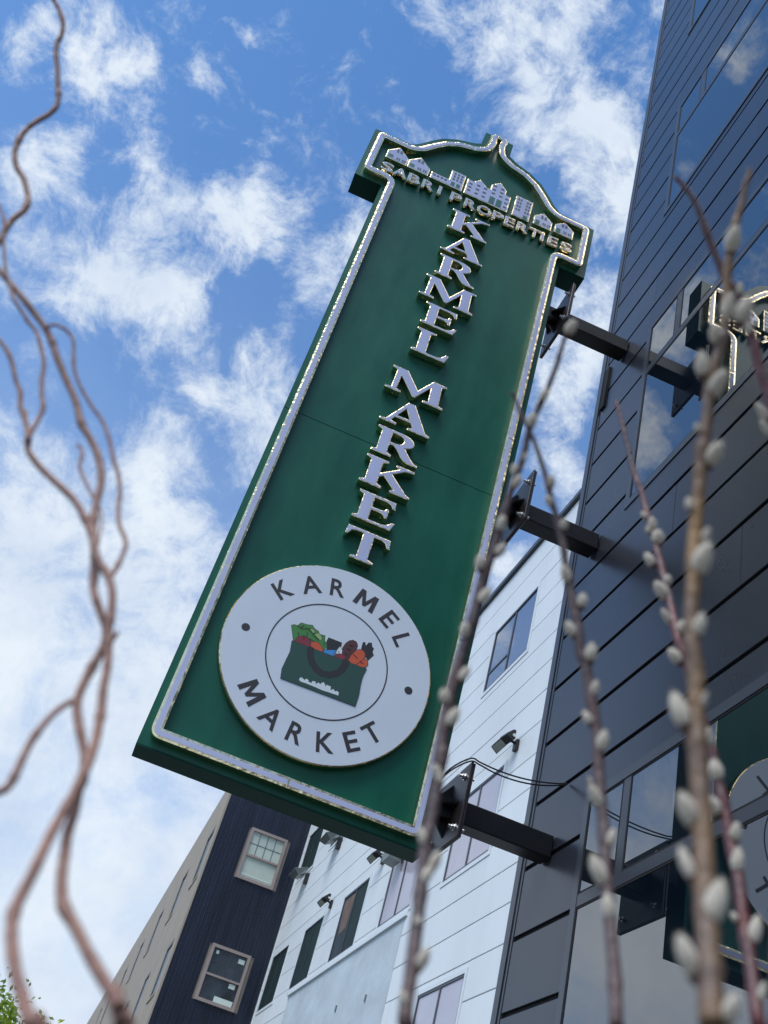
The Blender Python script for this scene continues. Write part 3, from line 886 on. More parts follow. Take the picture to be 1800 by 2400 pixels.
for ch, x0, z0, x1, z1 in TALL_LETTERS:
    o_, hs = GLYPH[ch]
    W = max(p[0] for p in o_)
    tf = lambda P: [(x0 + p[0] / W * (x1 - x0), z0 + p[1] * (z1 - z0)) for p in P]
    O, H = tf(o_), [tf(h) for h in hs]
    # holes run the same way round as the outline, so that inset() always works towards a loop's own inside
    if area(O) < 0:
        O = O[::-1]
    H = [h if area(h) > 0 else h[::-1] for h in H]
    g = chamfered(Geo(), O, H, 4.742, 4.792, 0.001, 0.0035)
    lo = g.build('letter', 'gold', SG)
    g = Geo(); g.prism(inset(O, 0.0048), 4.7405, 4.743, [inset(h, -0.0048) for h in H])
    g.build('letter_face', 'white_acrylic', lo)

# flat sans lettering from Blender's built-in font
def text_mesh(ch, size, ext, offset):
    c = bpy.data.curves.new('text', 'FONT')
    c.body = ch
    c.size = size
    c.extrude = ext
    c.offset = offset
    c.resolution_u = 3
    c.align_x = 'CENTER'
    o = bpy.data.objects.new('text', c)
    C.objects.link(o)
    return o
SANS_M = [(0, 0), (.23, 0), (.26, .62), (.46, .12), (.60, .12), (.80, .62), (.83, 0), (1.06, 0), (.98, 1), (.76, 1), (.53, .42), (.30, 1), (.08, 1)]
pending = []
def letter(ch, x, z, y_front, y_back, height, width, angle, mat, name, parent, offset=0.0):
    if ch == 'M':
        ca, sa = math.cos(angle), math.sin(angle)
        P = []
        for px, pz in SANS_M:
            lx, lz = (px / 1.06 - .5) * width, (pz - .5) * height
            P.append((x + lx * ca - lz * sa, z + lx * sa + lz * ca))
        g = Geo(); g.prism(P, y_front, y_back)
        g.build(name, mat, parent)
        return
    pending.append((text_mesh(ch, 1.0, 0.5, offset), x, z, y_front, y_back, height, width, angle, mat, name, parent))
def flush_letters():
    bpy.context.view_layer.update()
    dg = bpy.context.evaluated_depsgraph_get()
    made = []
    for t, x, z, yf, yb, h, w, ang, mat, name, parent in pending:
        me = bpy.data.meshes.new_from_object(t.evaluated_get(dg))
        xs = [v.co.x for v in me.vertices]
        ys = [v.co.y for v in me.vertices]
        sx, sy = max(xs) - min(xs), max(ys) - min(ys)
        mx, my = (max(xs) + min(xs)) / 2, (max(ys) + min(ys)) / 2
        ca, sa = math.cos(ang), math.sin(ang)
        kx = (w / sx) if w else h / sy
        off = Vector((0, 0, 0))
        q = parent() if callable(parent) else parent
        par = q
        while q:
            off += q.location
            q = q.parent
        for v in me.vertices:
            lx, lz = (v.co.x - mx) * kx, (v.co.y - my) * h / sy
            y = yf if v.co.z > 0 else yb
            v.co = Vector((x + lx * ca - lz * sa, y, z + lx * sa + lz * ca)) - off
        bm = bmesh.new()
        bm.from_mesh(me)
        bmesh.ops.remove_doubles(bm, verts=bm.verts, dist=1e-6)
        bmesh.ops.recalc_face_normals(bm, faces=bm.faces)
        bm.to_mesh(me)
        bm.free()
        me.materials.clear()
        me.materials.append(M[mat])
        me.name = name
        o = bpy.data.objects.new(name, me)
        C.objects.link(o)
        o.parent = par
        made.append(o)
    for p in pending:
        c = p[0].data
        bpy.data.objects.remove(p[0])
        bpy.data.curves.remove(c)
    pending.clear()
    return made
SMALL_LETTERS = (('S', -0.1269, 8.2881), ('A', -0.0198, 8.2899), ('B', 0.0942, 8.2916), ('R', 0.2131, 8.2934), ('I', 0.3093, 8.2952), ('P', 0.448, 8.297), ('R', 0.57, 8.2988), ('O', 0.6889, 8.3006), ('P', 0.8049, 8.3024), ('E', 0.905, 8.3041), ('R', 1.016, 8.3059), ('T', 1.1181, 8.3077), ('I', 1.1865, 8.3095), ('E', 1.2767, 8.3113), ('S', 1.3927, 8.3131))

sw = {'S': .092, 'A': .108, 'B': .092, 'R': .094, 'I': .026, 'P': .088, 'O': .112, 'E': .080, 'T': .090}
for ch, x, z in SMALL_LETTERS:
    letter(ch, x, z + 0.046, 4.758, 4.792, 0.106, sw[ch] * 1.08, 0, 'gold', 'small_letter', SG, 0.024)
small = flush_letters()
for so, (ch, x, z) in zip(small, SMALL_LETTERS):
    letter(ch, x, z + 0.046, 4.7565, 4.759, 0.088, sw[ch] * (0.89 if ch != 'I' else .5), 0, 'white_acrylic', 'letter_face', so, -0.020)
flush_letters()
EMBLEMS = (((-0.1745, 8.4437), (-0.1745, 8.5379), (-0.0922, 8.632), (-0.002, 8.5379), (-0.002, 8.4437)), ((0.0059, 8.4437), (0.0059, 8.5379), (0.0882, 8.6291), (0.1814, 8.5379), (0.1814, 8.4437)), ((0.2012, 8.4437), (0.2012, 8.523), (0.3489, 8.523), (0.3489, 8.6568), (0.4679, 8.6568), (0.4679, 8.4437)), ((0.4887, 8.4437), (0.4887, 8.637), (0.5452, 8.637), (0.5848, 8.6935), (0.6493, 8.637), (0.684, 8.637), (0.684, 8.7014), (0.7484, 8.7708), (0.8128, 8.7014), (0.8128, 8.6469), (0.8604, 8.6469), (0.8604, 8.4437)), ((0.901, 8.4487), (0.901, 8.7113), (1.0478, 8.7113), (1.0478, 8.4487)), ((1.0834, 8.4635), (1.0834, 8.5676), (1.1548, 8.642), (1.2391, 8.5676), (1.2391, 8.4635)), ((1.2638, 8.4784), (1.2638, 8.5775), (1.3431, 8.6519), (1.4274, 8.5775), (1.4274, 8.4784)))

EMBLEM_WINDOWS = (((-0.1001, 8.5627, 0.02, 0.015), (-0.1001, 8.5845, 0.02, 0.015), (-0.0704, 8.5627, 0.02, 0.015), (-0.0704, 8.5845, 0.02, 0.015), (-0.0852, 8.4685, 0.013, 0.011), (-0.0674, 8.4685, 0.013, 0.011), (-0.0852, 8.4863, 0.013, 0.011), (-0.0674, 8.4863, 0.013, 0.011), (-0.0406, 8.4685, 0.013, 0.011), (-0.0228, 8.4685, 0.013, 0.011), (-0.0406, 8.4863, 0.013, 0.011), (-0.0228, 8.4863, 0.013, 0.011), (-0.1398, 8.4834, 0.04, 0.035)), ((0.0803, 8.5627, 0.02, 0.015), (0.0803, 8.5845, 0.02, 0.015), (0.11, 8.5627, 0.02, 0.015), (0.11, 8.5845, 0.02, 0.015), (0.0952, 8.4685, 0.013, 0.011), (0.113, 8.4685, 0.013, 0.011), (0.0952, 8.4863, 0.013, 0.011), (0.113, 8.4863, 0.013, 0.011), (0.1398, 8.4685, 0.013, 0.011), (0.1576, 8.4685, 0.013, 0.011), (0.1398, 8.4863, 0.013, 0.011), (0.1576, 8.4863, 0.013, 0.011), (0.0406, 8.4834, 0.04, 0.035)), ((0.228, 8.4933, 0.02, 0.022), (0.2597, 8.4933, 0.02, 0.022), (0.2914, 8.4933, 0.02, 0.022), (0.3231, 8.4933, 0.02, 0.022), (0.3816, 8.5478, 0.016, 0.024), (0.3816, 8.5855, 0.016, 0.024), (0.3816, 8.6231, 0.016, 0.024), (0.4114, 8.5478, 0.016, 0.024), (0.4114, 8.5855, 0.016, 0.024), (0.4114, 8.6231, 0.016, 0.024), (0.4411, 8.5478, 0.016, 0.024), (0.4411, 8.5855, 0.016, 0.024), (0.4411, 8.6231, 0.016, 0.024), (0.3866, 8.4834, 0.03, 0.045), (0.4312, 8.4834, 0.03, 0.045)), ((0.5204, 8.4982, 0.028, 0.018), (0.5204, 8.5428, 0.028, 0.018), (0.5204, 8.5874, 0.028, 0.018), (0.5848, 8.4982, 0.028, 0.018), (0.5848, 8.5527, 0.028, 0.018), (0.5848, 8.6073, 0.028, 0.018), (0.6443, 8.4982, 0.028, 0.018), (0.6443, 8.5527, 0.028, 0.018), (0.6443, 8.6073, 0.028, 0.018), (0.7137, 8.5974, 0.028, 0.018), (0.7137, 8.6469, 0.028, 0.018), (0.7137, 8.6965, 0.028, 0.018), (0.7781, 8.5974, 0.028, 0.018), (0.7781, 8.6469, 0.028, 0.018), (0.7781, 8.6965, 0.028, 0.018), (0.7187, 8.5032, 0.045, 0.09), (0.7781, 8.5032, 0.045, 0.09), (0.8327, 8.4883, 0.026, 0.018), (0.8327, 8.5428, 0.026, 0.018), (0.8327, 8.5974, 0.026, 0.018)), ((0.9268, 8.5379, 0.014, 0.026), (0.9268, 8.5825, 0.014, 0.026), (0.9268, 8.6271, 0.014, 0.026), (0.9268, 8.6717, 0.014, 0.026), (0.9486, 8.5379, 0.014, 0.026), (0.9486, 8.5825, 0.014, 0.026), (0.9486, 8.6271, 0.014, 0.026), (0.9486, 8.6717, 0.014, 0.026), (1.0041, 8.5379, 0.014, 0.026), (1.0041, 8.5825, 0.014, 0.026), (1.0041, 8.6271, 0.014, 0.026), (1.0041, 8.6717, 0.014, 0.026), (1.0259, 8.5379, 0.014, 0.026), (1.0259, 8.5825, 0.014, 0.026), (1.0259, 8.6271, 0.014, 0.026), (1.0259, 8.6717, 0.014, 0.026), (1.0111, 8.4784, 0.035, 0.045)), ((1.1479, 8.5676, 0.02, 0.015), (1.1479, 8.5894, 0.02, 0.015), (1.1776, 8.5676, 0.02, 0.015), (1.1776, 8.5894, 0.02, 0.015), (1.1677, 8.4933, 0.012, 0.011), (1.1836, 8.4933, 0.012, 0.011), (1.1677, 8.5111, 0.012, 0.011), (1.1836, 8.5111, 0.012, 0.011), (1.2073, 8.4933, 0.012, 0.011), (1.2232, 8.4933, 0.012, 0.011), (1.2073, 8.5111, 0.012, 0.011), (1.2232, 8.5111, 0.012, 0.011), (1.1181, 8.4982, 0.035, 0.05)), ((1.3283, 8.5825, 0.02, 0.015), (1.3283, 8.6043, 0.02, 0.015), (1.358, 8.5825, 0.02, 0.015), (1.358, 8.6043, 0.02, 0.015), (1.3481, 8.5081, 0.012, 0.011), (1.364, 8.5081, 0.012, 0.011), (1.3481, 8.526, 0.012, 0.011), (1.364, 8.526, 0.012, 0.011), (1.3878, 8.5081, 0.012, 0.011), (1.4036, 8.5081, 0.012, 0.011), (1.3878, 8.526, 0.012, 0.011), (1.4036, 8.526, 0.012, 0.011), (1.2985, 8.5131, 0.035, 0.05)))

for e, W in zip(EMBLEMS, EMBLEM_WINDOWS):
    P = list(e)
    if area(P) < 0:
        P = P[::-1]
    eo = chamfered(Geo(), P, [], 4.758, 4.792, 0.001, 0.004).build('house_emblem', 'gold', SG)
    g = Geo(); g.prism(inset(P, 0.009), 4.7565, 4.759)
    g.build('emblem_face', 'white_acrylic', eo)
    gd, gg = Geo(), Geo()
    for x, z, w, h in W:
        (gg if h * w > 0.0011 else gd).box(x - w / 2, x + w / 2, 4.7552, 4.7568, z - h / 2, z + h / 2)
    if gd.v:
        q = gd.build('emblem_windows', 'emblem_grey', eo)
        q['kind'] = 'stuff'
    if gg.v:
        q = gg.build('emblem_door', 'emblem_green', eo)

# round logo
DISC = (0.6267, 4.1651, 0.5762)

DISC_TOP = (('K', 0.2713, 4.4641, 0.8714), ('A', 0.4069, 4.5591, 0.5088), ('R', 0.5524, 4.6056, 0.167), ('M', 0.7257, 4.6007, -0.2235), ('E', 0.8771, 4.5452, -0.5826), ('L', 0.9801, 4.4532, -0.8869))

DISC_BOTTOM = (('M', 0.3119, 3.8364, -0.7639), ('A', 0.4455, 3.7453, -0.4075), ('R', 0.5861, 3.7146, -0.0899), ('K', 0.7415, 3.7255, 0.2555), ('E', 0.8682, 3.7829, 0.5637), ('T', 0.9583, 3.8681, 0.8405))

RING = (0.6237, 4.1621, 0.331)

dx, dz, dr = DISC
g = cylinder_y(Geo(), dx, dz, dr, 4.752, 4.790, 96, 0.005)
MD = g.build('logo_disc', 'gold', SG)
g = cylinder_y(Geo(), dx, dz, dr - 0.0065, 4.7505, 4.7530, 96)
g.build('disc_face', 'disc_white', MD)
YF = 4.7494
for ch, x, z, a in DISC_TOP:
    letter(ch, x, z, YF, 4.7512, 0.108, {'M': .128, 'L': .066, 'E': .072, 'R': .082, 'K': .092, 'A': .108}[ch], a, 'print_black', 'printed_letter', MD, 0.016)
for ch, x, z, a in DISC_BOTTOM:
    letter(ch, x, z, YF, 4.7512, 0.108, {'M': .128, 'T': .088, 'E': .072, 'R': .082, 'K': .092, 'A': .108}[ch], a, 'print_black', 'printed_letter', MD, 0.016)
flush_letters()
rx, rz, rr = RING
circ = lambda r, n=96: [(rx + r * math.cos(2 * math.pi * k / n), rz + r * math.sin(2 * math.pi * k / n)) for k in range(n)]
g = Geo(); g.prism(circ(rr + 0.0035), YF, 4.7512, [circ(rr - 0.0035)])
g.build('printed_ring', 'print_black', MD)
for sx in (-0.462, 0.462):
    g = cylinder_y(Geo(), rx + sx, rz + (0.004 if sx < 0 else 0.014), 0.0225, YF, 4.7512, 24)
    g.build('printed_dot', 'print_black', MD)
PRINT_ART = {
    'bag': ((0.4144, 4.1908), (0.8339, 4.1994), (0.8261, 4.1508), (0.8282, 4.1011), (0.835, 4.0438), (0.8338, 3.9742), (0.4239, 3.9665), (0.4141, 4.017), (0.4189, 4.0796), (0.4241, 4.1278)),
    'lettuce': ((0.4199, 4.1985), (0.3839, 4.2769), (0.396, 4.2878), (0.4146, 4.2883), (0.428, 4.3131), (0.4603, 4.3161), (0.4885, 4.3247), (0.5038, 4.3103), (0.5277, 4.3051), (0.5405, 4.2897), (0.5689, 4.2945), (0.5761, 4.266), (0.5977, 4.2415), (0.5885, 4.214), (0.5277, 4.2207), (0.4808, 4.2206)),
    'pale_leaf': ((0.4784, 4.296), (0.4966, 4.3059), (0.5153, 4.2915), (0.5035, 4.2835)),
    'pale_leaf2': ((0.5119, 4.2794), (0.5355, 4.2953), (0.5606, 4.2749), (0.5565, 4.2572), (0.5377, 4.2646)),
    'beet': ((0.4275, 4.1966), (0.4332, 4.2227), (0.4512, 4.2398), (0.4728, 4.2459), (0.4957, 4.2404), (0.5116, 4.224), (0.5161, 4.2051), (0.5024, 4.1963)),
    'orange_fruit': ((0.5109, 4.2263), (0.5252, 4.2363), (0.5455, 4.2392), (0.5677, 4.2282), (0.5808, 4.2131), (0.5852, 4.1984), (0.5355, 4.1955), (0.5171, 4.2003)),
    'dark_box': ((0.5906, 4.2937), (0.6689, 4.2945), (0.6694, 4.2683), (0.6553, 4.2437), (0.5989, 4.2186), (0.5977, 4.2415), (0.5857, 4.2625)),
    'blue_carton': ((0.5872, 4.2107), (0.6476, 4.2376), (0.6449, 4.1989), (0.5922, 4.1974)),
    'garlic': ((0.6636, 4.2668), (0.6811, 4.2526), (0.6872, 4.2317), (0.6732, 4.2229), (0.6543, 4.2197), (0.6559, 4.2414)),
    'red_fruit': ((0.6469, 4.1999), (0.6592, 4.2141), (0.6774, 4.2248), (0.6955, 4.2276), (0.71, 4.2184), (0.7035, 4.2)),
    'bread': ((0.6813, 4.2684), (0.6878, 4.295), (0.7021, 4.32), (0.7202, 4.3324), (0.7396, 4.3315), (0.7513, 4.3155), (0.7521, 4.2789), (0.7389, 4.2416), (0.7245, 4.2092), (0.7008, 4.2092), (0.6844, 4.2331)),
    'carrot': ((0.7293, 4.2088), (0.7376, 4.2462), (0.7521, 4.2789), (0.771, 4.2968), (0.7932, 4.2945), (0.8076, 4.2772), (0.8055, 4.2502), (0.7874, 4.2214), (0.772, 4.2001), (0.7444, 4.1973)),
    'carrot2': ((0.7765, 4.2011), (0.7946, 4.2297), (0.8085, 4.2567), (0.8272, 4.2493), (0.8351, 4.2294), (0.8266, 4.2086), (0.8078, 4.1993)),
    'carrot_top': ((0.7771, 4.3006), (0.7744, 4.3445), (0.7866, 4.3526), (0.7968, 4.3332), (0.8049, 4.3566), (0.8223, 4.3633), (0.8318, 4.3409), (0.843, 4.3353), (0.8409, 4.3131), (0.8531, 4.2948), (0.8312, 4.2521), (0.8101, 4.2679), (0.796, 4.2931)),
    'handle': ((0.5099, 4.2023), (0.4998, 4.1822), (0.5112, 4.1459), (0.5334, 4.1046), (0.5737, 4.0716), (0.6193, 4.0586), (0.663, 4.0675), (0.7016, 4.0943), (0.7296, 4.1344), (0.74, 4.1799), (0.7397, 4.2056), (0.7112, 4.206), (0.6979, 4.1949), (0.699, 4.1671), (0.6855, 4.133), (0.6561, 4.106), (0.6221, 4.0952), (0.5914, 4.1046), (0.5633, 4.1279), (0.546, 4.1614), (0.5368, 4.1987)),
    'skyline': ((0.5153, 3.9937), (0.5146, 4.0033), (0.5208, 4.0125), (0.5334, 4.0089), (0.5415, 4.005), (0.5495, 4.0159), (0.5605, 4.0132), (0.5663, 4.0033), (0.5817, 4.0039), (0.5817, 4.0159), (0.5989, 4.0198), (0.6042, 4.0057), (0.6133, 4.021), (0.6265, 4.0168), (0.637, 4.0338), (0.6498, 4.0268), (0.6557, 4.0119), (0.6593, 4.0259), (0.6824, 4.0258), (0.6871, 4.0055), (0.6986, 4.0179), (0.712, 4.0087), (0.7201, 4.0157), (0.7324, 4.01), (0.7336, 3.9932), (0.6904, 3.9911), (0.6455, 3.9877), (0.5989, 3.99), (0.5531, 3.9901), (0.5261, 3.9884)),
}

def art(key, mat, name, layer, rim=0.0028):
    P = list(PRINT_ART[key])
    if area(P) < 0:
        P = P[::-1]
    y = 4.7500 - layer * 0.00045
    if rim:
        g = Geo(); g.prism(inset(P, -rim), y, 4.7512 - layer * 0.00001)
        b = g.build(name + '_outline', 'print_black', MD)
    g = Geo(); g.prism(P, y - 0.0002, 4.7511 - layer * 0.00001)
    g.build(name, mat, MD)
art('lettuce', 'print_lettuce', 'printed_lettuce', 0)
art('pale_leaf', 'print_pale_green', 'printed_leaf', 1)
art('pale_leaf2', 'print_pale_green', 'printed_leaf', 1)
art('carrot_top', 'print_handle', 'printed_carrot_leaves', 0, 0)
art('dark_box', 'print_handle', 'printed_box', 1, 0)
art('blue_carton', 'print_blue', 'printed_carton', 2)
art('beet', 'print_beet', 'printed_beet', 2)
art('orange_fruit', 'print_orange', 'printed_orange', 3)
art('garlic', 'print_white', 'printed_garlic', 3)
art('bread', 'print_brown', 'printed_bread', 3)
art('red_fruit', 'print_beet', 'printed_tomato', 4)
art('carrot2', 'print_orange', 'printed_carrot', 4)
art('carrot', 'print_orange', 'printed_carrot', 5)
art('bag', 'print_green', 'printed_bag', 6)
art('handle', 'print_handle', 'printed_handle', 7, 0)
art('skyline', 'print_white', 'printed_skyline', 7, 0)
PRINT_LINES = ((0.7082, 4.2989, 0.7315, 4.2977), (0.7022, 4.2751, 0.7256, 4.2713), (0.6984, 4.2419, 0.7168, 4.236), (0.7441, 4.2533, 0.7735, 4.2402), (0.7892, 4.2284, 0.8106, 4.2233), (0.4281, 4.2536, 0.4364, 4.2363), (0.4736, 4.2764, 0.4782, 4.2467), (0.4126, 4.2874, 0.4417, 4.2847), (0.4417, 4.2847, 0.48, 4.2984), (0.4812, 4.2946, 0.5113, 4.2738), (0.5113, 4.2738, 0.5434, 4.254), (0.4602, 4.256, 0.4677, 4.2262), (0.4325, 4.2842, 0.444, 4.3044), (0.4929, 4.2418, 0.522, 4.2391), (0.5732, 4.2568, 0.583, 4.2402), (0.6636, 4.2395, 0.6732, 4.2229))

for ax, az, bx, bz in PRINT_LINES:
    d = Vector((bx - ax, bz - az)).normalized()
    w = Vector((-d.y, d.x)) * 0.0016
    g = Geo(); g.prism([(ax - w.x, az - w.y), (bx - w.x, bz - w.y), (bx + w.x, bz + w.y), (ax + w.x, az + w.y)], 4.7466, 4.7474)
    g.build('printed_line', 'print_black', MD)

# ------------------------------------------------------------------ steel arms that carry the sign
PX = 1.525
def arm(zc, label):
    A = thing('support_arm', label, 'bracket', (WX, 4.985, zc), 'steel arms between the sign and the wall')
    h = 0.063
    yc = 4.985
    g = Geo(); g.box(PX + 0.013, WX - 0.004, yc - h, yc + h, zc - h, zc + h)
    b = g.build('beam', 'black_steel', A)
    bv = b.modifiers.new('edge', 'BEVEL'); bv.width = 0.006; bv.segments = 2
    for k, x0 in enumerate((PX - 0.0125, PX + 0.0005)):
        g = Geo(); g.box(x0, x0 + 0.012, yc - 0.232 + .004 * k, yc + 0.232, zc - 0.205, zc + 0.205 - .004 * k)
        p = g.build('plate', 'plate_steel', A)
        bv = p.modifiers.new('edge', 'BEVEL'); bv.width = 0.002; bv.segments = 1
    g = Geo(); g.box(1.3992, PX - 0.013, yc - h + .006, yc + h - .006, zc - h + .006, zc + h - .006)
    g.build('stub', 'black_steel', A)
    # gussets above and below the stub, and to the sides
    def tri(P, q, d):
        gg = Geo()
        n = len(P)
        vs = [Vector(p) - Vector(d) for p in P] + [Vector(p) + Vector(d) for p in P]
        gg.add(vs, [tuple(range(n)), tuple(range(n, 2 * n))] + [(i, (i + 1) % n, (i + 1) % n + n, i + n) for i in range(n)])
        gg.build('gusset', 'black_steel', A)
    xs, xe = 1.44, PX - 0.013
    for s in (1, -1):
        tri([(xs, yc, zc + s * 0.058), (xe, yc, zc + s * 0.058), (xe, yc, zc + s * 0.15)], 0, (0, 0.006, 0))
        tri([(xs, yc + s * 0.058, zc), (xe, yc + s * 0.058, zc), (xe, yc + s * 0.16, zc)], 0, (0, 0, 0.006))
    for dy in (-0.165, 0.165):
        for dz in (-0.14, 0.14):
            g = Geo()
            n = 8
            for x0, x1, r in ((PX - 0.0165, PX - 0.0126, 0.021), (PX - 0.030, PX - 0.0166, 0.0145), (PX - 0.046, PX - 0.0301, 0.008), (PX + 0.0126, PX + 0.024, 0.0145), (PX + 0.0241, PX + 0.040, 0.008)):
                v = [(xx, yc + dy + r * math.cos(2 * math.pi * k / n), zc + dz + r * math.sin(2 * math.pi * k / n)) for xx in (x0, x1) for k in range(n)]
                g.add(v, [tuple(range(n)), tuple(range(n, 2 * n))] + [(k, (k + 1) % n, (k + 1) % n + n, k + n) for k in range(n)])
            g.build('bolt', 'zinc', A)
    g = Geo(); g.box(1.386, 1.3985, yc - 0.08, 4.975, zc - 0.10, zc + 0.10) if False else None
    # shoe that fixes the stub to the side of the cabinet
    g = Geo(); g.box(SX + 0.7525, 1.3990, 4.86, 5.06, zc - 0.085, zc + 0.085)
    g.build('shoe', 'black_steel', A)
    return A
arm(7.775, 'topmost black steel arm holding the sign, bolted to the wall beside a window')
arm(5.820, 'middle black steel arm between the sign and the blank charcoal wall')
arm(3.725, 'lowest black steel arm, with cables looped over its bolted plate')

# cables from the sign to the wall
for k, (dz, sag) in enumerate(((0.0, 0.045), (0.014, 0.032))):
    pts = []
    b = Vector((2.092, 4.848, 4.058 + 0.4 * dz))
    mid = [Vector((1.37, 4.83, 3.76)), Vector((1.42, 4.80, 3.855 + dz)), Vector((1.50, 4.752, 3.925 + dz * 1.2)), Vector((1.55, 4.748, 3.925 + dz))]
    pts = [(*p, 0.0045) for p in mid]
    for i in range(1, 9):
        t = i / 8
        p = mid[-1].lerp(b, t)
        p.z -= sag * 4 * t * (1 - t)
        pts.append((*p, 0.0045))
    sp = spline(pts, 4)
    g = Geo().tube([p[:3] for p in sp], 0.0042, 6)
    o = g.build('power_cable', 'cable_black')
    o['label'] = ('upper of two black cables running from the sign to the wall', 'lower black cable sagging from the sign to the wall')[1 - k]
    o['category'] = 'cable'
    o['group'] = 'cables between sign and wall'

# ------------------------------------------------------------------ lamps on the white wall
def flood(y, z, label, s=1.0, tilt=0.0):
    L = thing('wall_light', label, 'lamp', (WW, y, z), 'lamps on the white wall')
    g = Geo(); g.box(WW - 0.05, WW - 0.0005, y - 0.055, y + 0.055, z - 0.11, z + 0.05)
    g.build('wall_box', 'fixture_black', L)
    g = Geo(); g.tube([(WW - 0.05, y, z), (WW - 0.14, y + .02, z + 0.035)], 0.022, 8)
    g.build('swivel', 'fixture_black', L)
    # head: wedge body that looks down, lens at its far end
    P = [(WW - 0.09, z + 0.15), (WW - 0.13, z + 0.15), (WW - 0.22, z + 0.06), (WW - 0.22, z + 0.035), (WW - 0.11, z - 0.02), (WW - 0.085, z + 0.02)]
    y0, y1 = y - 0.09, y + 0.10
    n = len(P)
    g = Geo(); g.add([(p[0], y0, p[1]) for p in P] + [(p[0] - .02, y1, p[1]) for p in P], [tuple(range(n)), tuple(range(n, 2 * n))] + [(i, (i + 1) % n, (i + 1) % n + n, i + n) for i in range(n)])
    hd = g.build('lamp_head', 'fixture_black', L)
    g = Geo()
    v = [(WW - 0.22, y1 + 0.005, z + 0.065), (WW - 0.12, y1 + 0.005, z - 0.010), (WW - 0.14, y1 + 0.32, z - 0.045), (WW - 0.24, y1 + 0.32, z + 0.030)]
    d = Vector((0.012, 0, 0.035))
    g.add([*v, *[Vector(q) + d for q in v]], [(0, 1, 2, 3), (7, 6, 5, 4), (0, 1, 5, 4), (1, 2, 6, 5), (2, 3, 7, 6), (3, 0, 4, 7)])
    g.build('lens_tray', 'fixture_black', hd)
    c = sum((Vector(q) for q in v), Vector()) / 4
    w = [c + (Vector(q) - c) * 0.86 for q in v]
    d2 = Vector((-0.003, 0, -0.006))
    g = Geo(); g.add([*[q + d2 for q in w], *w], [(0, 1, 2, 3), (7, 6, 5, 4), (0, 1, 5, 4), (1, 2, 6, 5), (2, 3, 7, 6), (3, 0, 4, 7)])
    g.build('lens', 'fixture_glass', hd)
    g = Geo(); g.tube([(WW - 0.115, y - 0.101, z + 0.055), (WW - 0.115, y - 0.118, z + 0.055)], 0.024, 10)
    g.build('cap_screw', 'paper', hd)
    return L
flood(12.58, 8.44, 'black floodlight on the white wall, close to the dark building')
flood(18.46, 8.42, 'black floodlight on the white wall just under the sign corner')
flood(21.95, 8.42, 'black floodlight above the teal screened window, left of two alike')
def dish(y, z, label):
    L = thing('tilted_floodlight', label, 'lamp', (WW, y, z), 'lamps on the white wall')
    g = Geo(); g.box(WW - 0.08, WW - 0.0005, y - 0.28, y - 0.10, z - 0.20, z + 0.04)
    g.build('bracket', 'fixture_black', L)
    v = [(WW - 0.05, y - .22, z + .19), (WW - 0.40, y - .20, z + .06), (WW - 0.40, y + .40, z + .03), (WW - 0.05, y + .36, z + .17)]
    b = [(WW - 0.09, y - .22, z + .05), (WW - 0.26, y - .16, z - .04), (WW - 0.26, y + .28, z - .05), (WW - 0.09, y + .30, z + .04)]
    g = Geo(); g.add(v + b, [(0, 1, 2, 3), (7, 6, 5, 4), (0, 1, 5, 4), (1, 2, 6, 5), (2, 3, 7, 6), (3, 0, 4, 7)])
    g.build('housing', 'fixture_grey', L)
    c = sum((Vector(q) for q in v), Vector()) / 4 + Vector((-.008, 0, .012))
    w = [c + (Vector(q) - sum((Vector(p) for p in v), Vector()) / 4) * 0.9 for q in v]
    g = Geo(); g.add([*w, *[q + Vector((-.003, 0, .008)) for q in w]], [(0, 1, 2, 3), (7, 6, 5, 4), (0, 1, 5, 4), (1, 2, 6, 5), (2, 3, 7, 6), (3, 0, 4, 7)])
    g.build('lens', 'fixture_glass', L)
dish(23.0, 10.08, 'grey tilted floodlight high on the white wall, right under the sign')
dish(25.75, 9.98, 'grey tilted floodlight at the corner beside the navy wall')
L = thing('shade_light', 'dark hooded lamp hanging on the edge of the white wall window below the sign', 'lamp', (WW, 17.35, 8.0), 'lamps on the white wall')
g = Geo(); g.box(WW - 0.06, WW - 0.013, 17.24, 17.40, 8.05, 8.45); g.build('bracket', 'fixture_black', L)
P = [(WW - 0.06, 8.42), (WW - 0.20, 8.36), (WW - 0.30, 8.12), (WW - 0.28, 7.98), (WW - 0.06, 7.95)]
g = Geo(); n = 5
g.add([(p[0], 17.1, p[1]) for p in P] + [(p[0], 17.5, p[1]) for p in P], [tuple(range(n)), tuple(range(n, 2 * n))] + [(i, (i + 1) % n, (i + 1) % n + n, i + n) for i in range(n)])
g.build('hood', 'fixture_grey', L)

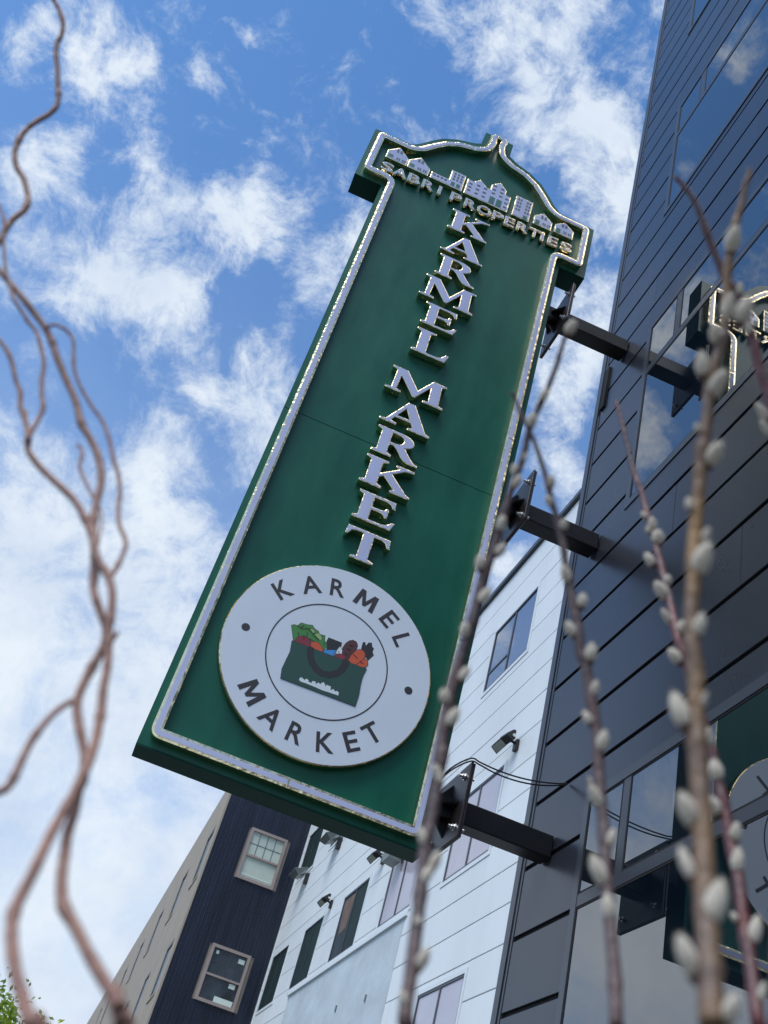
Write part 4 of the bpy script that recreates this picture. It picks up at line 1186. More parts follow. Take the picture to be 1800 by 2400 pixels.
# ------------------------------------------------------------------ trees beyond
def tree(x, y, h, rad, label, seed, n=5200, leaf=0.085, low=0.30):
    random.seed(seed)
    T = thing('tree', label, 'tree', (x, y, 0), 'trees beyond the street')
    tips = []
    g = Geo()
    g.tube([(x, y, -0.05), (x + .05, y, h * .25), (x - .08, y + .05, h * .5), (x, y, h * .8)], [0.24, 0.19, 0.13, 0.04], 10)
    for i in range(26):
        a = i * 2.4
        zb = h * (low + 0.5 * i / 26)
        L = rad * (1.0 - 0.55 * (i / 26)) * random.uniform(.8, 1.1)
        e = Vector((x + math.cos(a) * L, y + math.sin(a) * L, min(h * 0.97, zb + L * random.uniform(.35, .8))))
        m = Vector((x + math.cos(a) * L * .5, y + math.sin(a) * L * .5, zb + L * .18))
        g.tube([(x, y, zb), m, e], [0.06, 0.04, 0.012], 6)
        for k in range(5):
            t = random.uniform(.45, 1.0)
            q = m.lerp(e, t) + Vector((random.gauss(0, .35), random.gauss(0, .35), random.gauss(.1, .3)))
            g.tube([m.lerp(e, t * .8), q], [0.015, 0.005], 4)
            tips.append(q)
    tips.append(Vector((x, y, h * .93)))
    g.build('trunk', 'tree_bark', T, True)
    for mat, name in (('leaf_light', 'crown'), ('leaf_mid', 'crown')):
        v, f = [], []
        for i in range(n // 2):
            c = random.choice(tips) + Vector((random.gauss(0, .30), random.gauss(0, .30), random.gauss(0, .26)))
            d = Vector((random.gauss(0, 1), random.gauss(0, 1), random.gauss(0, .7))).normalized()
            s = d.orthogonal().normalized()
            s = (s * math.cos(i) + d.cross(s) * math.sin(i))
            l = leaf * random.uniform(.7, 1.3)
            b = len(v)
            nn = d.cross(s) * l * .12
            v += [c - d * l, c + s * l * .5 + nn, c + d * l, c - s * l * .5 + nn]
            f += [(b, b + 1, b + 2), (b, b + 2, b + 3)]
        o = Geo().add(v, f).build(name, mat, T)
    return T
tree(-2.95, 25.6, 6.45, 2.3, 'bright green leafy tree at the lower left corner', 3, 34000, 0.075)
tree(-0.10, 30.5, 5.9, 1.7, 'small leafy treetop just clearing the bottom edge, right of the larger tree', 9, 12000, 0.08)

# ------------------------------------------------------------------ planter with bare and catkin branches
PL = thing('planter', 'grey planter box holding the branches', 'planter', (0.18, 0.46, 0.1))
g = Geo()
x0, x1, y0, y1 = -0.22, 0.58, 0.24, 0.68
for q in ((x0, x1, y0, y0 + .03), (x0, x1, y1 - .03, y1), (x0, x0 + .03, y0 + .03, y1 - .03), (x1 - .03, x1, y0 + .03, y1 - .03)):
    g.box(q[0], q[1], q[2], q[3], 0.1, 0.72)
g.box(x0 + .03, x1 - .03, y0 + .03, y1 - .03, 0.1, 0.14)
g.build('box', 'planter_clay', PL)
g = Geo(); g.box(x0 + .03, x1 - .03, y0 + .03, y1 - .03, 0.141, 0.68)
g.build('soil', 'soil', PL)

def root_to_planter(pts, rx, ry):
    # carry a stem on below the picture down to the planter
    p = Vector(pts[-1])
    r = p[3]
    e = Vector((p[0] * 0.92, p[1] * 0.94, 0.60, r * 1.35))
    a, m = p.lerp(e, 0.12), p.lerp(e, 0.5)
    return list(pts) + [tuple(a), tuple(m), tuple(e)]

def twig(name, pts, mat, parent, seed, sides=9, knob=0.10, steps=4):
    random.seed(seed)
    sp = spline(pts, steps)
    rr, nod = [], random.randint(9, 20)
    for i, p in enumerate(sp):
        nod -= 1
        rr.append(p[3] * (1 + random.uniform(-knob, knob) * 0.5 + (0.22 if nod == 0 else 0.09 if nod in (1, -1) else 0)))
        if nod < -1:
            nod = random.randint(9, 26)
    rr[0] *= 0.6
    return Geo().tube([p[:3] for p in sp], rr, sides).build(name, mat, parent, True)

WILLOW = {
    'main': ((-0.3579, 0.5827, 2.3616, 0.002), (-0.3548, 0.5867, 2.3602, 0.002), (-0.3449, 0.5879, 2.3504, 0.0021), (-0.3349, 0.5899, 2.3363, 0.0021), (-0.3304, 0.5922, 2.3225, 0.0021), (-0.3296, 0.5939, 2.3132, 0.0022), (-0.3248, 0.5956, 2.3006, 0.0022), (-0.3156, 0.5975, 2.2839, 0.0022), (-0.3063, 0.5994, 2.265, 0.0023), (-0.3011, 0.6002, 2.2548, 0.0023), (-0.2969, 0.6015, 2.2419, 0.0023), (-0.2986, 0.6032, 2.2291, 0.0023), (-0.3036, 0.6051, 2.2165, 0.0023), (-0.3062, 0.6067, 2.202, 0.0023), (-0.3049, 0.6079, 2.1853, 0.0024), (-0.2999, 0.6083, 2.1707, 0.0024), (-0.2918, 0.6081, 2.158, 0.0024), (-0.2828, 0.6074, 2.1502, 0.0024), (-0.2729, 0.6067, 2.1364, 0.0024), (-0.2668, 0.6062, 2.1248, 0.0025), (-0.265, 0.606, 2.113, 0.0025), (-0.2674, 0.6063, 2.102, 0.0025), (-0.2671, 0.6061, 2.0884, 0.0025), (-0.2645, 0.6052, 2.0729, 0.0025), (-0.2646, 0.6047, 2.0606, 0.0025), (-0.2573, 0.603, 2.0473, 0.0025), (-0.2485, 0.6012, 2.0402, 0.0025), (-0.2206, 0.5953, 2.019, 0.0025), (-0.2083, 0.5947, 2.0105, 0.0025), (-0.1955, 0.5938, 2.0008, 0.0025), (-0.1848, 0.5929, 1.9899, 0.0025), (-0.1759, 0.592, 1.9782, 0.0025), (-0.1611, 0.59, 1.9608, 0.0025), (-0.147, 0.5875, 1.9446, 0.0025), (-0.1355, 0.5848, 1.9272, 0.0025), (-0.127, 0.5828, 1.9186, 0.0025), (-0.1169, 0.5801, 1.9079, 0.0025), (-0.1079, 0.577, 1.8941, 0.0025), (-0.1017, 0.5738, 1.8792, 0.0025), (-0.0984, 0.5708, 1.8646, 0.0025), (-0.0944, 0.5673, 1.8505, 0.0025), (-0.0894, 0.5635, 1.8371, 0.0025), (-0.0827, 0.5585, 1.8221, 0.0025), (-0.0763, 0.5528, 1.8061, 0.0025), (-0.0716, 0.5479, 1.7933, 0.0024), (-0.0665, 0.5448, 1.7852, 0.0024), (-0.0598, 0.5432, 1.7768, 0.0024), (-0.0545, 0.5417, 1.77, 0.0025), (-0.0514, 0.5402, 1.7614, 0.0025), (-0.051, 0.5391, 1.7538, 0.0025), (-0.0515, 0.5375, 1.743, 0.0025), (-0.0514, 0.5354, 1.7317, 0.0025), (-0.0507, 0.5335, 1.7227, 0.0025), (-0.0487, 0.5317, 1.7161, 0.0025), (-0.0434, 0.5285, 1.7064, 0.0025), (-0.0382, 0.5252, 1.6978, 0.0025), (-0.0328, 0.5216, 1.6885, 0.0025), (-0.0295, 0.5172, 1.677, 0.0025), (-0.0285, 0.5143, 1.6691, 0.0025), (-0.0261, 0.5098, 1.6586, 0.0025), (-0.0245, 0.5045, 1.6466, 0.0026), (-0.0216, 0.4992, 1.6363, 0.0026), (-0.0192, 0.4944, 1.6275, 0.0026), (-0.0159, 0.4889, 1.6186, 0.0027), (-0.0116, 0.4837, 1.611, 0.0027), (-0.0036, 0.4772, 1.6036, 0.0027), (0.0049, 0.4691, 1.5947, 0.0027), (0.0127, 0.4617, 1.5872, 0.0028), (0.0199, 0.4544, 1.5805, 0.0028), (0.0241, 0.4491, 1.5755, 0.0028), (0.0264, 0.4438, 1.5699, 0.0028), (0.0298, 0.4447, 1.562, 0.0028)),
    'second': ((-0.086, 0.5519, 1.8267, 0.0024), (-0.0806, 0.5481, 1.8164, 0.0024), (-0.0748, 0.5448, 1.8089, 0.0024), (-0.0687, 0.5417, 1.8029, 0.0024), (-0.0631, 0.5382, 1.7955, 0.0024), (-0.0587, 0.5343, 1.7865, 0.0023), (-0.0553, 0.5326, 1.7767, 0.0024), (-0.0523, 0.531, 1.7661, 0.0024), (-0.0488, 0.5293, 1.7568, 0.0024), (-0.0457, 0.5276, 1.7485, 0.0024), (-0.0424, 0.5254, 1.7384, 0.0024), (-0.0401, 0.523, 1.7282, 0.0024), (-0.0363, 0.5197, 1.716, 0.0024), (-0.0335, 0.5166, 1.7055, 0.0024), (-0.0311, 0.5131, 1.6942, 0.0024), (-0.0297, 0.5093, 1.6828, 0.0024), (-0.0297, 0.5065, 1.6744, 0.0024), (-0.0295, 0.5024, 1.6631, 0.0024), (-0.0301, 0.4986, 1.6534, 0.0024), (-0.0306, 0.4933, 1.6409, 0.0025), (-0.0303, 0.488, 1.6299, 0.0025), (-0.0299, 0.4817, 1.6178, 0.0025), (-0.03, 0.4758, 1.6073, 0.0026), (-0.0294, 0.4709, 1.5995, 0.0026), (-0.0266, 0.465, 1.5914, 0.0026), (-0.0222, 0.4581, 1.5829, 0.0026), (-0.0172, 0.451, 1.575, 0.0026), (-0.0122, 0.4445, 1.5685, 0.0026), (-0.0085, 0.4394, 1.5636, 0.0027), (-0.0049, 0.434, 1.5587, 0.0027), (-0.0005, 0.435, 1.5515, 0.0027)),
    'left': ((-0.2213, 0.5962, 1.9765, 0.0015), (-0.2161, 0.5958, 1.9742, 0.0015), (-0.2065, 0.5949, 1.9667, 0.0016), (-0.1981, 0.5939, 1.9565, 0.0017), (-0.1909, 0.5927, 1.9456, 0.0017), (-0.1832, 0.5914, 1.9366, 0.0018), (-0.1771, 0.5899, 1.9239, 0.0019), (-0.1705, 0.5884, 1.9158, 0.0019), (-0.1632, 0.5865, 1.9053, 0.002), (-0.1579, 0.5845, 1.894, 0.0021), (-0.1539, 0.5832, 1.8876, 0.0021), (-0.1431, 0.5805, 1.879, 0.0022), (-0.1306, 0.5774, 1.8714, 0.0022), (-0.1187, 0.5744, 1.8648, 0.0023), (-0.1084, 0.5713, 1.8575, 0.0023), (-0.0988, 0.5675, 1.8473, 0.0024), (-0.0918, 0.5643, 1.8387, 0.0025), (-0.0867, 0.5614, 1.8306, 0.0024)),
    'thin': ((-0.2861, 0.6048, 2.1109, 0.0011), (-0.2797, 0.604, 2.1038, 0.0011), (-0.2716, 0.6029, 2.0935, 0.0012), (-0.257, 0.6001, 2.0637, 0.0012), (-0.2465, 0.5976, 2.0445, 0.0013), (-0.24, 0.5958, 2.0336, 0.0013), (-0.2286, 0.5926, 2.0172, 0.0013), (-0.2247, 0.5915, 2.0121, 0.0013), (-0.2127, 0.5909, 2.0021, 0.0014), (-0.2051, 0.5904, 1.9957, 0.0014), (-0.1976, 0.5898, 1.9907, 0.0014), (-0.1887, 0.589, 1.9791, 0.0015), (-0.1795, 0.5879, 1.9648, 0.0015), (-0.1742, 0.5868, 1.95, 0.0016), (-0.1677, 0.5853, 1.936, 0.0016), (-0.1622, 0.584, 1.9259, 0.0016), (-0.1604, 0.5828, 1.914, 0.0016), (-0.1594, 0.5814, 1.9018, 0.0016), (-0.1585, 0.5805, 1.8953, 0.0016)),
    'loop': ((-0.1936, 0.5907, 1.9985, 0.0012), (-0.1922, 0.5905, 2.001, 0.0012), (-0.1879, 0.59, 2.0039, 0.0012), (-0.1799, 0.5893, 2.0021, 0.0012), (-0.1722, 0.5885, 1.9963, 0.0012), (-0.1664, 0.588, 1.9845, 0.0012), (-0.1596, 0.5871, 1.9703, 0.0013), (-0.1482, 0.5852, 1.9556, 0.0013), (-0.1332, 0.5825, 1.9412, 0.0013), (-0.1225, 0.5803, 1.932, 0.0013), (-0.1117, 0.5773, 1.9174, 0.0014), (-0.1027, 0.5741, 1.9021, 0.0014), (-0.0948, 0.5712, 1.8906, 0.0014), (-0.0879, 0.5678, 1.8761, 0.0015), (-0.0831, 0.5643, 1.8609, 0.0015), (-0.0771, 0.5604, 1.8478, 0.0015), (-0.0711, 0.5575, 1.8401, 0.0015), (-0.0674, 0.555, 1.8327, 0.0015), (-0.0658, 0.5513, 1.8195, 0.0015), (-0.0659, 0.5472, 1.8046, 0.0016), (-0.0672, 0.5466, 1.8016, 0.0016)),
    'spur': ((-0.1298, 0.5821, 1.9075, 0.0012), (-0.126, 0.5813, 1.9051, 0.0012), (-0.1226, 0.58, 1.8984, 0.0012), (-0.1204, 0.5785, 1.8898, 0.0012), (-0.1137, 0.5761, 1.8806, 0.0012), (-0.1051, 0.5731, 1.871, 0.0011), (-0.0985, 0.5705, 1.8632, 0.0011)),
    'low': ((-0.065, 0.515, 1.6545, 0.0021), (-0.0623, 0.5156, 1.6572, 0.0021), (-0.0601, 0.5167, 1.6609, 0.0021), (-0.06, 0.5193, 1.668, 0.0021), (-0.0607, 0.5225, 1.677, 0.002), (-0.0612, 0.5264, 1.6888, 0.0019), (-0.0601, 0.5291, 1.699, 0.0018), (-0.0579, 0.5313, 1.7088, 0.0017), (-0.0549, 0.5325, 1.7155, 0.0017), (-0.052, 0.5331, 1.7198, 0.0017), (-0.0503, 0.533, 1.721, 0.0017)),
    'stub': ((0.0205, 0.4465, 1.5817, 0.0023), (0.0216, 0.4439, 1.5788, 0.0022), (0.0235, 0.4402, 1.5749, 0.0022)),
    'nub': ((-0.0477, 0.5407, 1.7702, 0.0013), (-0.0478, 0.5403, 1.7662, 0.0012), (-0.0485, 0.5398, 1.7611, 0.0012)),
    'knot': ((-0.1725, 0.5893, 1.9226, 0.0012), (-0.1713, 0.5889, 1.9197, 0.0012), (-0.1691, 0.5881, 1.9144, 0.0012)),
    'strand': ((-0.098, 0.5705, 1.8635, 0.0007), (-0.0934, 0.5688, 1.8588, 0.0007), (-0.0891, 0.5662, 1.8502, 0.0007), (-0.0862, 0.5637, 1.841, 0.0007), (-0.0833, 0.5605, 1.8295, 0.0007)),
}

CW = thing('curly_willow_branch', 'twisted reddish-brown bare branch crossing the left side, longest of the pair', 'branch', (0.03, 0.52, 0.6), 'bare curly willow branches')
twig('stem', root_to_planter(WILLOW['main'], -0.33, 0.42), 'willow_bark', CW, 1, 12)
for n in ('thin', 'left', 'spur', 'stub', 'knot'):
    twig('twig', WILLOW[n], 'willow_bark', CW, 2, 9)
CW2 = thing('curly_willow_branch', 'twisted reddish-brown bare branch with a looping side shoot, lower of the pair', 'branch', (0.0, 0.51, 0.6), 'bare curly willow branches')
twig('stem', root_to_planter(WILLOW['second'], -0.42, 0.40), 'willow_bark', CW2, 3, 12)
for n in ('loop', 'low', 'nub', 'strand'):
    twig('twig', WILLOW[n], 'willow_bark', CW2, 4, 9)

def catkin_mesh():
    v, f = [], []
    nu, nv = 14, 9
    for j in range(nv + 1):
        t = j / nv
        r = math.sin(math.pi * t ** 0.93) ** 0.60 if 0 < t < 1 else 0
        for i in range(nu):
            a = 2 * math.pi * i / nu
            v.append((0.5 * r * math.cos(a), 0.5 * r * math.sin(a), t - 0.5))
    for j in range(nv):
        for i in range(nu):
            a, b = j * nu + i, j * nu + (i + 1) % nu
            f.append((a, b, b + nu, a + nu))
    return v, f
cv, cf = catkin_mesh()
cme = bpy.data.meshes.new('catkin')
cme.from_pydata(cv, [], cf)
bm = bmesh.new(); bm.from_mesh(cme); bmesh.ops.remove_doubles(bm, verts=bm.verts, dist=1e-5); bmesh.ops.recalc_face_normals(bm, faces=bm.faces); bm.to_mesh(cme); bm.free()
cme.polygons.foreach_set('use_smooth', [True] * len(cme.polygons))
cme.materials.append(M['catkin_fur'])
# silky hairs standing off the catkin
random.seed(21)
hv, hf = [], []
for i in range(620):
    tt = random.uniform(0.10, 0.98)
    r = 0.5 * math.sin(math.pi * tt ** 0.93) ** 0.60
    a = random.uniform(0, 2 * math.pi)
    p = Vector((r * math.cos(a), r * math.sin(a), tt - 0.5))
    out = Vector((math.cos(a), math.sin(a), 0.25 + 0.9 * (tt - 0.5))).normalized()
    tip = p + out * random.uniform(0.06, 0.15) + Vector((random.gauss(0, .02), random.gauss(0, .02), random.uniform(.02, .07)))
    sd = Vector((-math.sin(a), math.cos(a), 0)) * 0.009
    b = len(hv)
    hv += [p - sd, p + sd, tip]
    hf.append((b, b + 1, b + 2))
fme = bpy.data.meshes.new('fur')
fme.from_pydata([tuple(v) for v in hv], [], hf)
fme.materials.append(M['catkin_fur'])
bv_, bf_ = [], []
for j, (r, zc) in enumerate(((0.10, -0.60), (0.30, -0.50), (0.36, -0.40), (0.33, -0.30))):
    bv_ += [(r * math.cos(2 * math.pi * k / 10), r * math.sin(2 * math.pi * k / 10), zc + (0.05 * math.cos(2 * math.pi * k / 10) if j == 3 else 0)) for k in range(10)]
for j in range(3):
    for k in range(10):
        bf_.append((j * 10 + k, j * 10 + (k + 1) % 10, (j + 1) * 10 + (k + 1) % 10, (j + 1) * 10 + k))
bf_ += [tuple(range(10))]
bme = bpy.data.meshes.new('bud_scale')
bme.from_pydata(bv_, [], bf_)
bme.polygons.foreach_set('use_smooth', [True] * len(bme.polygons))
bme.materials.append(M['bud_scale'])

PUSSY_WILLOW = {
    'A': {"stem": ((0.1543, 0.472, 2.1015, 0.0015), (0.1557, 0.4761, 2.0979, 0.0015), (0.155, 0.4802, 2.0912, 0.0015), (0.1554, 0.4852, 2.081, 0.0017), (0.1562, 0.4899, 2.0708, 0.0018), (0.156, 0.495, 2.0604, 0.0019), (0.1559, 0.4993, 2.0512, 0.002), (0.1549, 0.5034, 2.0429, 0.0021), (0.1541, 0.5075, 2.0341, 0.0022), (0.1529, 0.5112, 2.0263, 0.0023), (0.154, 0.5149, 2.0159, 0.0024), (0.1554, 0.5187, 2.0044, 0.0025), (0.1555, 0.5225, 1.9938, 0.0026), (0.1542, 0.5252, 1.9877, 0.0026), (0.1551, 0.5296, 1.9731, 0.0027), (0.1552, 0.5332, 1.9614, 0.0028), (0.1553, 0.5365, 1.9496, 0.0029), (0.1561, 0.54, 1.935, 0.003), (0.1554, 0.5431, 1.9232, 0.0031), (0.155, 0.5471, 1.9056, 0.0032), (0.1555, 0.55, 1.8883, 0.0033), (0.1557, 0.5524, 1.8724, 0.0033), (0.1549, 0.555, 1.8552, 0.0034), (0.1543, 0.5573, 1.834, 0.0035), (0.1547, 0.5584, 1.8134, 0.0036), (0.1559, 0.5583, 1.7908, 0.0036), (0.1569, 0.5575, 1.7713, 0.0036), (0.1569, 0.5579, 1.7876, 0.0036), (0.158, 0.5571, 1.7741, 0.0036), (0.1589, 0.5558, 1.758, 0.0036), (0.1593, 0.5541, 1.7405, 0.0036), (0.1587, 0.5524, 1.7257, 0.0036), (0.1594, 0.5493, 1.7091, 0.0036), (0.1603, 0.5456, 1.6931, 0.0036), (0.1609, 0.5415, 1.6776, 0.0036), (0.1609, 0.5382, 1.6662, 0.0036), (0.1609, 0.5321, 1.6479, 0.0036), (0.1603, 0.527, 1.6337, 0.0036), (0.1603, 0.5223, 1.6228, 0.0036), (0.1631, 0.5241, 1.6111, 0.0036)),
      "catkins": ((0.1554, 0.4734, 2.0949, 0.0247, -0.7778, 0.628, 0.0128, 0.0104), (0.1542, 0.4984, 2.0453, 0.0139, -0.6027, 0.7978, 0.0107, 0.0079), (0.1522, 0.5075, 2.0258, -0.1757, -0.661, 0.7296, 0.0123, 0.0095), (0.1558, 0.5164, 1.9989, -0.0325, -0.7843, 0.6195, 0.0069, 0.0041), (0.1517, 0.5218, 1.9884, -0.2876, -0.4551, 0.8427, 0.0096, 0.0061), (0.156, 0.5229, 1.9799, 0.0255, -0.8155, 0.5781, 0.0109, 0.0084), (0.1546, 0.5332, 1.9479, -0.1181, -0.5706, 0.8127, 0.0127, 0.0083), (0.1592, 0.5363, 1.929, 0.1795, -0.7032, 0.688, 0.0112, 0.0079), (0.1491, 0.543, 1.917, -0.3312, -0.4364, 0.8366, 0.0118, 0.0081), (0.1578, 0.5442, 1.8939, 0.2047, -0.4657, 0.8609, 0.0142, 0.009), (0.152, 0.5508, 1.8668, -0.3431, -0.6235, 0.7026, 0.012, 0.0079), (0.1582, 0.5517, 1.8366, 0.2372, -0.3645, 0.9005, 0.0124, 0.0075), (0.1505, 0.556, 1.8189, -0.4675, -0.4205, 0.7775, 0.0105, 0.0086), (0.158, 0.5535, 1.8058, 0.1721, -0.4093, 0.896, 0.0146, 0.0091), (0.1563, 0.5537, 1.7671, -0.6148, -0.4111, 0.673, 0.0118, 0.0073), (0.1576, 0.553, 1.7653, -0.5024, -0.0919, 0.8597, 0.0124, 0.0066), (0.1553, 0.5501, 1.7258, -0.4086, -0.0914, 0.9081, 0.0113, 0.0064), (0.164, 0.5441, 1.7125, 0.0601, -0.5145, 0.8554, 0.0135, 0.0075), (0.1611, 0.5437, 1.7036, 0.0997, -0.2798, 0.9549, 0.0118, 0.0071), (0.1602, 0.5376, 1.6761, -0.1338, -0.3144, 0.9398, 0.0054, 0.0058), (0.1646, 0.5295, 1.6564, 0.0847, -0.5161, 0.8523, 0.0136, 0.0079), (0.1576, 0.5241, 1.6331, -0.4902, -0.3762, 0.7862, 0.0096, 0.0063))},
    'B': {"stem": ((0.1395, 0.537, 2.0763, 0.0013), (0.1449, 0.5386, 2.0723, 0.0013), (0.1527, 0.5395, 2.0605, 0.0015), (0.1647, 0.5397, 2.0442, 0.0016), (0.1743, 0.5404, 2.0275, 0.0018), (0.1822, 0.541, 2.0119, 0.002), (0.1886, 0.5416, 1.9973, 0.0022), (0.1966, 0.5418, 1.9793, 0.0024), (0.2043, 0.5416, 1.9601, 0.0026), (0.2083, 0.5418, 1.9468, 0.0028), (0.2137, 0.5414, 1.9288, 0.003), (0.2193, 0.5403, 1.9111, 0.0032), (0.2244, 0.5388, 1.8947, 0.0034), (0.2274, 0.5384, 1.8787, 0.0035), (0.2326, 0.5369, 1.868, 0.0035), (0.2367, 0.5359, 1.8522, 0.0035), (0.2412, 0.5342, 1.8354, 0.0035), (0.2448, 0.5324, 1.8189, 0.0035), (0.2469, 0.5308, 1.8024, 0.0035), (0.2489, 0.5286, 1.7851, 0.0035), (0.2511, 0.5255, 1.7682, 0.0035), (0.2525, 0.5227, 1.7539, 0.0035), (0.2537, 0.5186, 1.7356, 0.0035), (0.2545, 0.5146, 1.72, 0.0035), (0.2552, 0.5101, 1.7048, 0.0035), (0.2556, 0.5051, 1.6901, 0.0035), (0.2557, 0.4999, 1.6759, 0.0034), (0.2551, 0.4945, 1.662, 0.0034), (0.2539, 0.4885, 1.6476, 0.0034), (0.2575, 0.4909, 1.6326, 0.0034)),
      "catkins": ((0.1855, 0.5369, 2.0066, -0.4152, -0.6627, 0.6232, 0.0097, 0.0066), (0.1876, 0.5397, 1.9906, -0.746, -0.3939, 0.5369, 0.0096, 0.007), (0.2007, 0.5372, 1.9731, -0.3662, -0.644, 0.6717, 0.0089, 0.0072), (0.2095, 0.5391, 1.9334, -0.6294, -0.4137, 0.6578, 0.0151, 0.0086), (0.2223, 0.5346, 1.9144, -0.1996, -0.357, 0.9125, 0.0117, 0.009), (0.2188, 0.538, 1.8912, -0.6958, -0.2015, 0.6894, 0.0126, 0.0089), (0.2327, 0.532, 1.8757, -0.1965, -0.3755, 0.9057, 0.014, 0.0099), (0.2384, 0.531, 1.8506, -0.2223, -0.5134, 0.8288, 0.0114, 0.0069), (0.2367, 0.5328, 1.8292, -0.6178, 0.0094, 0.7863, 0.0107, 0.007), (0.2465, 0.5274, 1.8145, -0.1115, -0.4397, 0.8912, 0.015, 0.0095), (0.2423, 0.5285, 1.7864, -0.6813, -0.2971, 0.669, 0.0065, 0.0033), (0.2461, 0.5253, 1.7756, -0.6787, -0.3199, 0.6611, 0.0184, 0.0086), (0.2544, 0.5172, 1.7519, 0.0169, -0.2513, 0.9678, 0.0116, 0.0063), (0.2489, 0.5164, 1.7298, -0.5898, -0.088, 0.8027, 0.0197, 0.0109), (0.2531, 0.5085, 1.7089, -0.309, -0.1003, 0.9458, 0.0163, 0.0087))},
    'C': {"stem": ((0.2516, 0.6002, 2.1881, 0.0014), (0.2551, 0.5994, 2.1775, 0.0016), (0.2603, 0.5981, 2.1598, 0.0018), (0.267, 0.5958, 2.1352, 0.0021), (0.2742, 0.5924, 2.1056, 0.0024), (0.2812, 0.5881, 2.0833, 0.0026), (0.2855, 0.5847, 2.0628, 0.0028), (0.2904, 0.5802, 2.0426, 0.0029), (0.2939, 0.5755, 2.0192, 0.003), (0.2969, 0.5711, 2.0011, 0.003), (0.2995, 0.566, 1.9816, 0.003), (0.3016, 0.5602, 1.9607, 0.0031), (0.3029, 0.5547, 1.9418, 0.0031), (0.3051, 0.5498, 1.9235, 0.0032), (0.3098, 0.5482, 1.9118, 0.0032), (0.3141, 0.5469, 1.8974, 0.0032), (0.3187, 0.545, 1.8807, 0.0033), (0.3228, 0.5428, 1.8654, 0.0033), (0.3271, 0.5399, 1.8505, 0.0034), (0.3301, 0.5374, 1.8357, 0.0034), (0.3324, 0.5348, 1.8198, 0.0035), (0.3351, 0.531, 1.802, 0.0035), (0.3367, 0.5267, 1.781, 0.0036), (0.3387, 0.5215, 1.763, 0.0036), (0.3387, 0.5171, 1.7453, 0.0037), (0.3384, 0.5126, 1.7292, 0.0037), (0.3382, 0.5074, 1.7137, 0.0038), (0.3367, 0.5004, 1.6936, 0.0038), (0.3347, 0.4923, 1.6734, 0.0038), (0.3394, 0.4942, 1.6579, 0.0038)),
      "catkins": ((0.2828, 0.5824, 2.0558, -0.7228, -0.1431, 0.6761, 0.0077, 0.0057), (0.2889, 0.5781, 2.046, -0.4885, -0.5164, 0.7034, 0.0126, 0.0089), (0.286, 0.5793, 2.0398, -0.7096, -0.2269, 0.6671, 0.0063, 0.005), (0.2928, 0.5744, 2.0319, -0.4243, -0.6183, 0.6616, 0.0137, 0.0119), (0.2879, 0.5743, 2.0075, -0.6862, -0.055, 0.7253, 0.0135, 0.0092), (0.2991, 0.5639, 1.9866, -0.4415, -0.5762, 0.6878, 0.009, 0.0072), (0.2951, 0.5641, 1.9748, -0.8036, -0.2872, 0.5213, 0.0178, 0.0113), (0.2974, 0.5566, 1.9477, -0.7828, -0.2704, 0.5604, 0.015, 0.0069), (0.3051, 0.549, 1.9383, -0.1957, -0.3653, 0.9101, 0.0109, 0.0086), (0.3021, 0.5489, 1.9123, -0.8068, -0.1311, 0.576, 0.0139, 0.0101), (0.3251, 0.537, 1.8524, -0.4499, -0.3729, 0.8115, 0.0157, 0.0061), (0.3287, 0.5338, 1.8295, -0.4071, -0.1642, 0.8985, 0.0155, 0.0119), (0.3278, 0.5323, 1.8049, -0.7171, -0.1502, 0.6806, 0.014, 0.0099), (0.3375, 0.5229, 1.7879, -0.201, -0.4372, 0.8766, 0.0127, 0.0086), (0.3373, 0.5197, 1.7688, -0.1508, -0.2544, 0.9553, 0.017, 0.0097), (0.3327, 0.5138, 1.7326, -0.652, -0.097, 0.752, 0.0066, 0.005), (0.3405, 0.5055, 1.726, 0.0495, -0.1616, 0.9856, 0.018, 0.0093), (0.3372, 0.4935, 1.6892, -0.0614, -0.3688, 0.9275, 0.0127, 0.0063))},
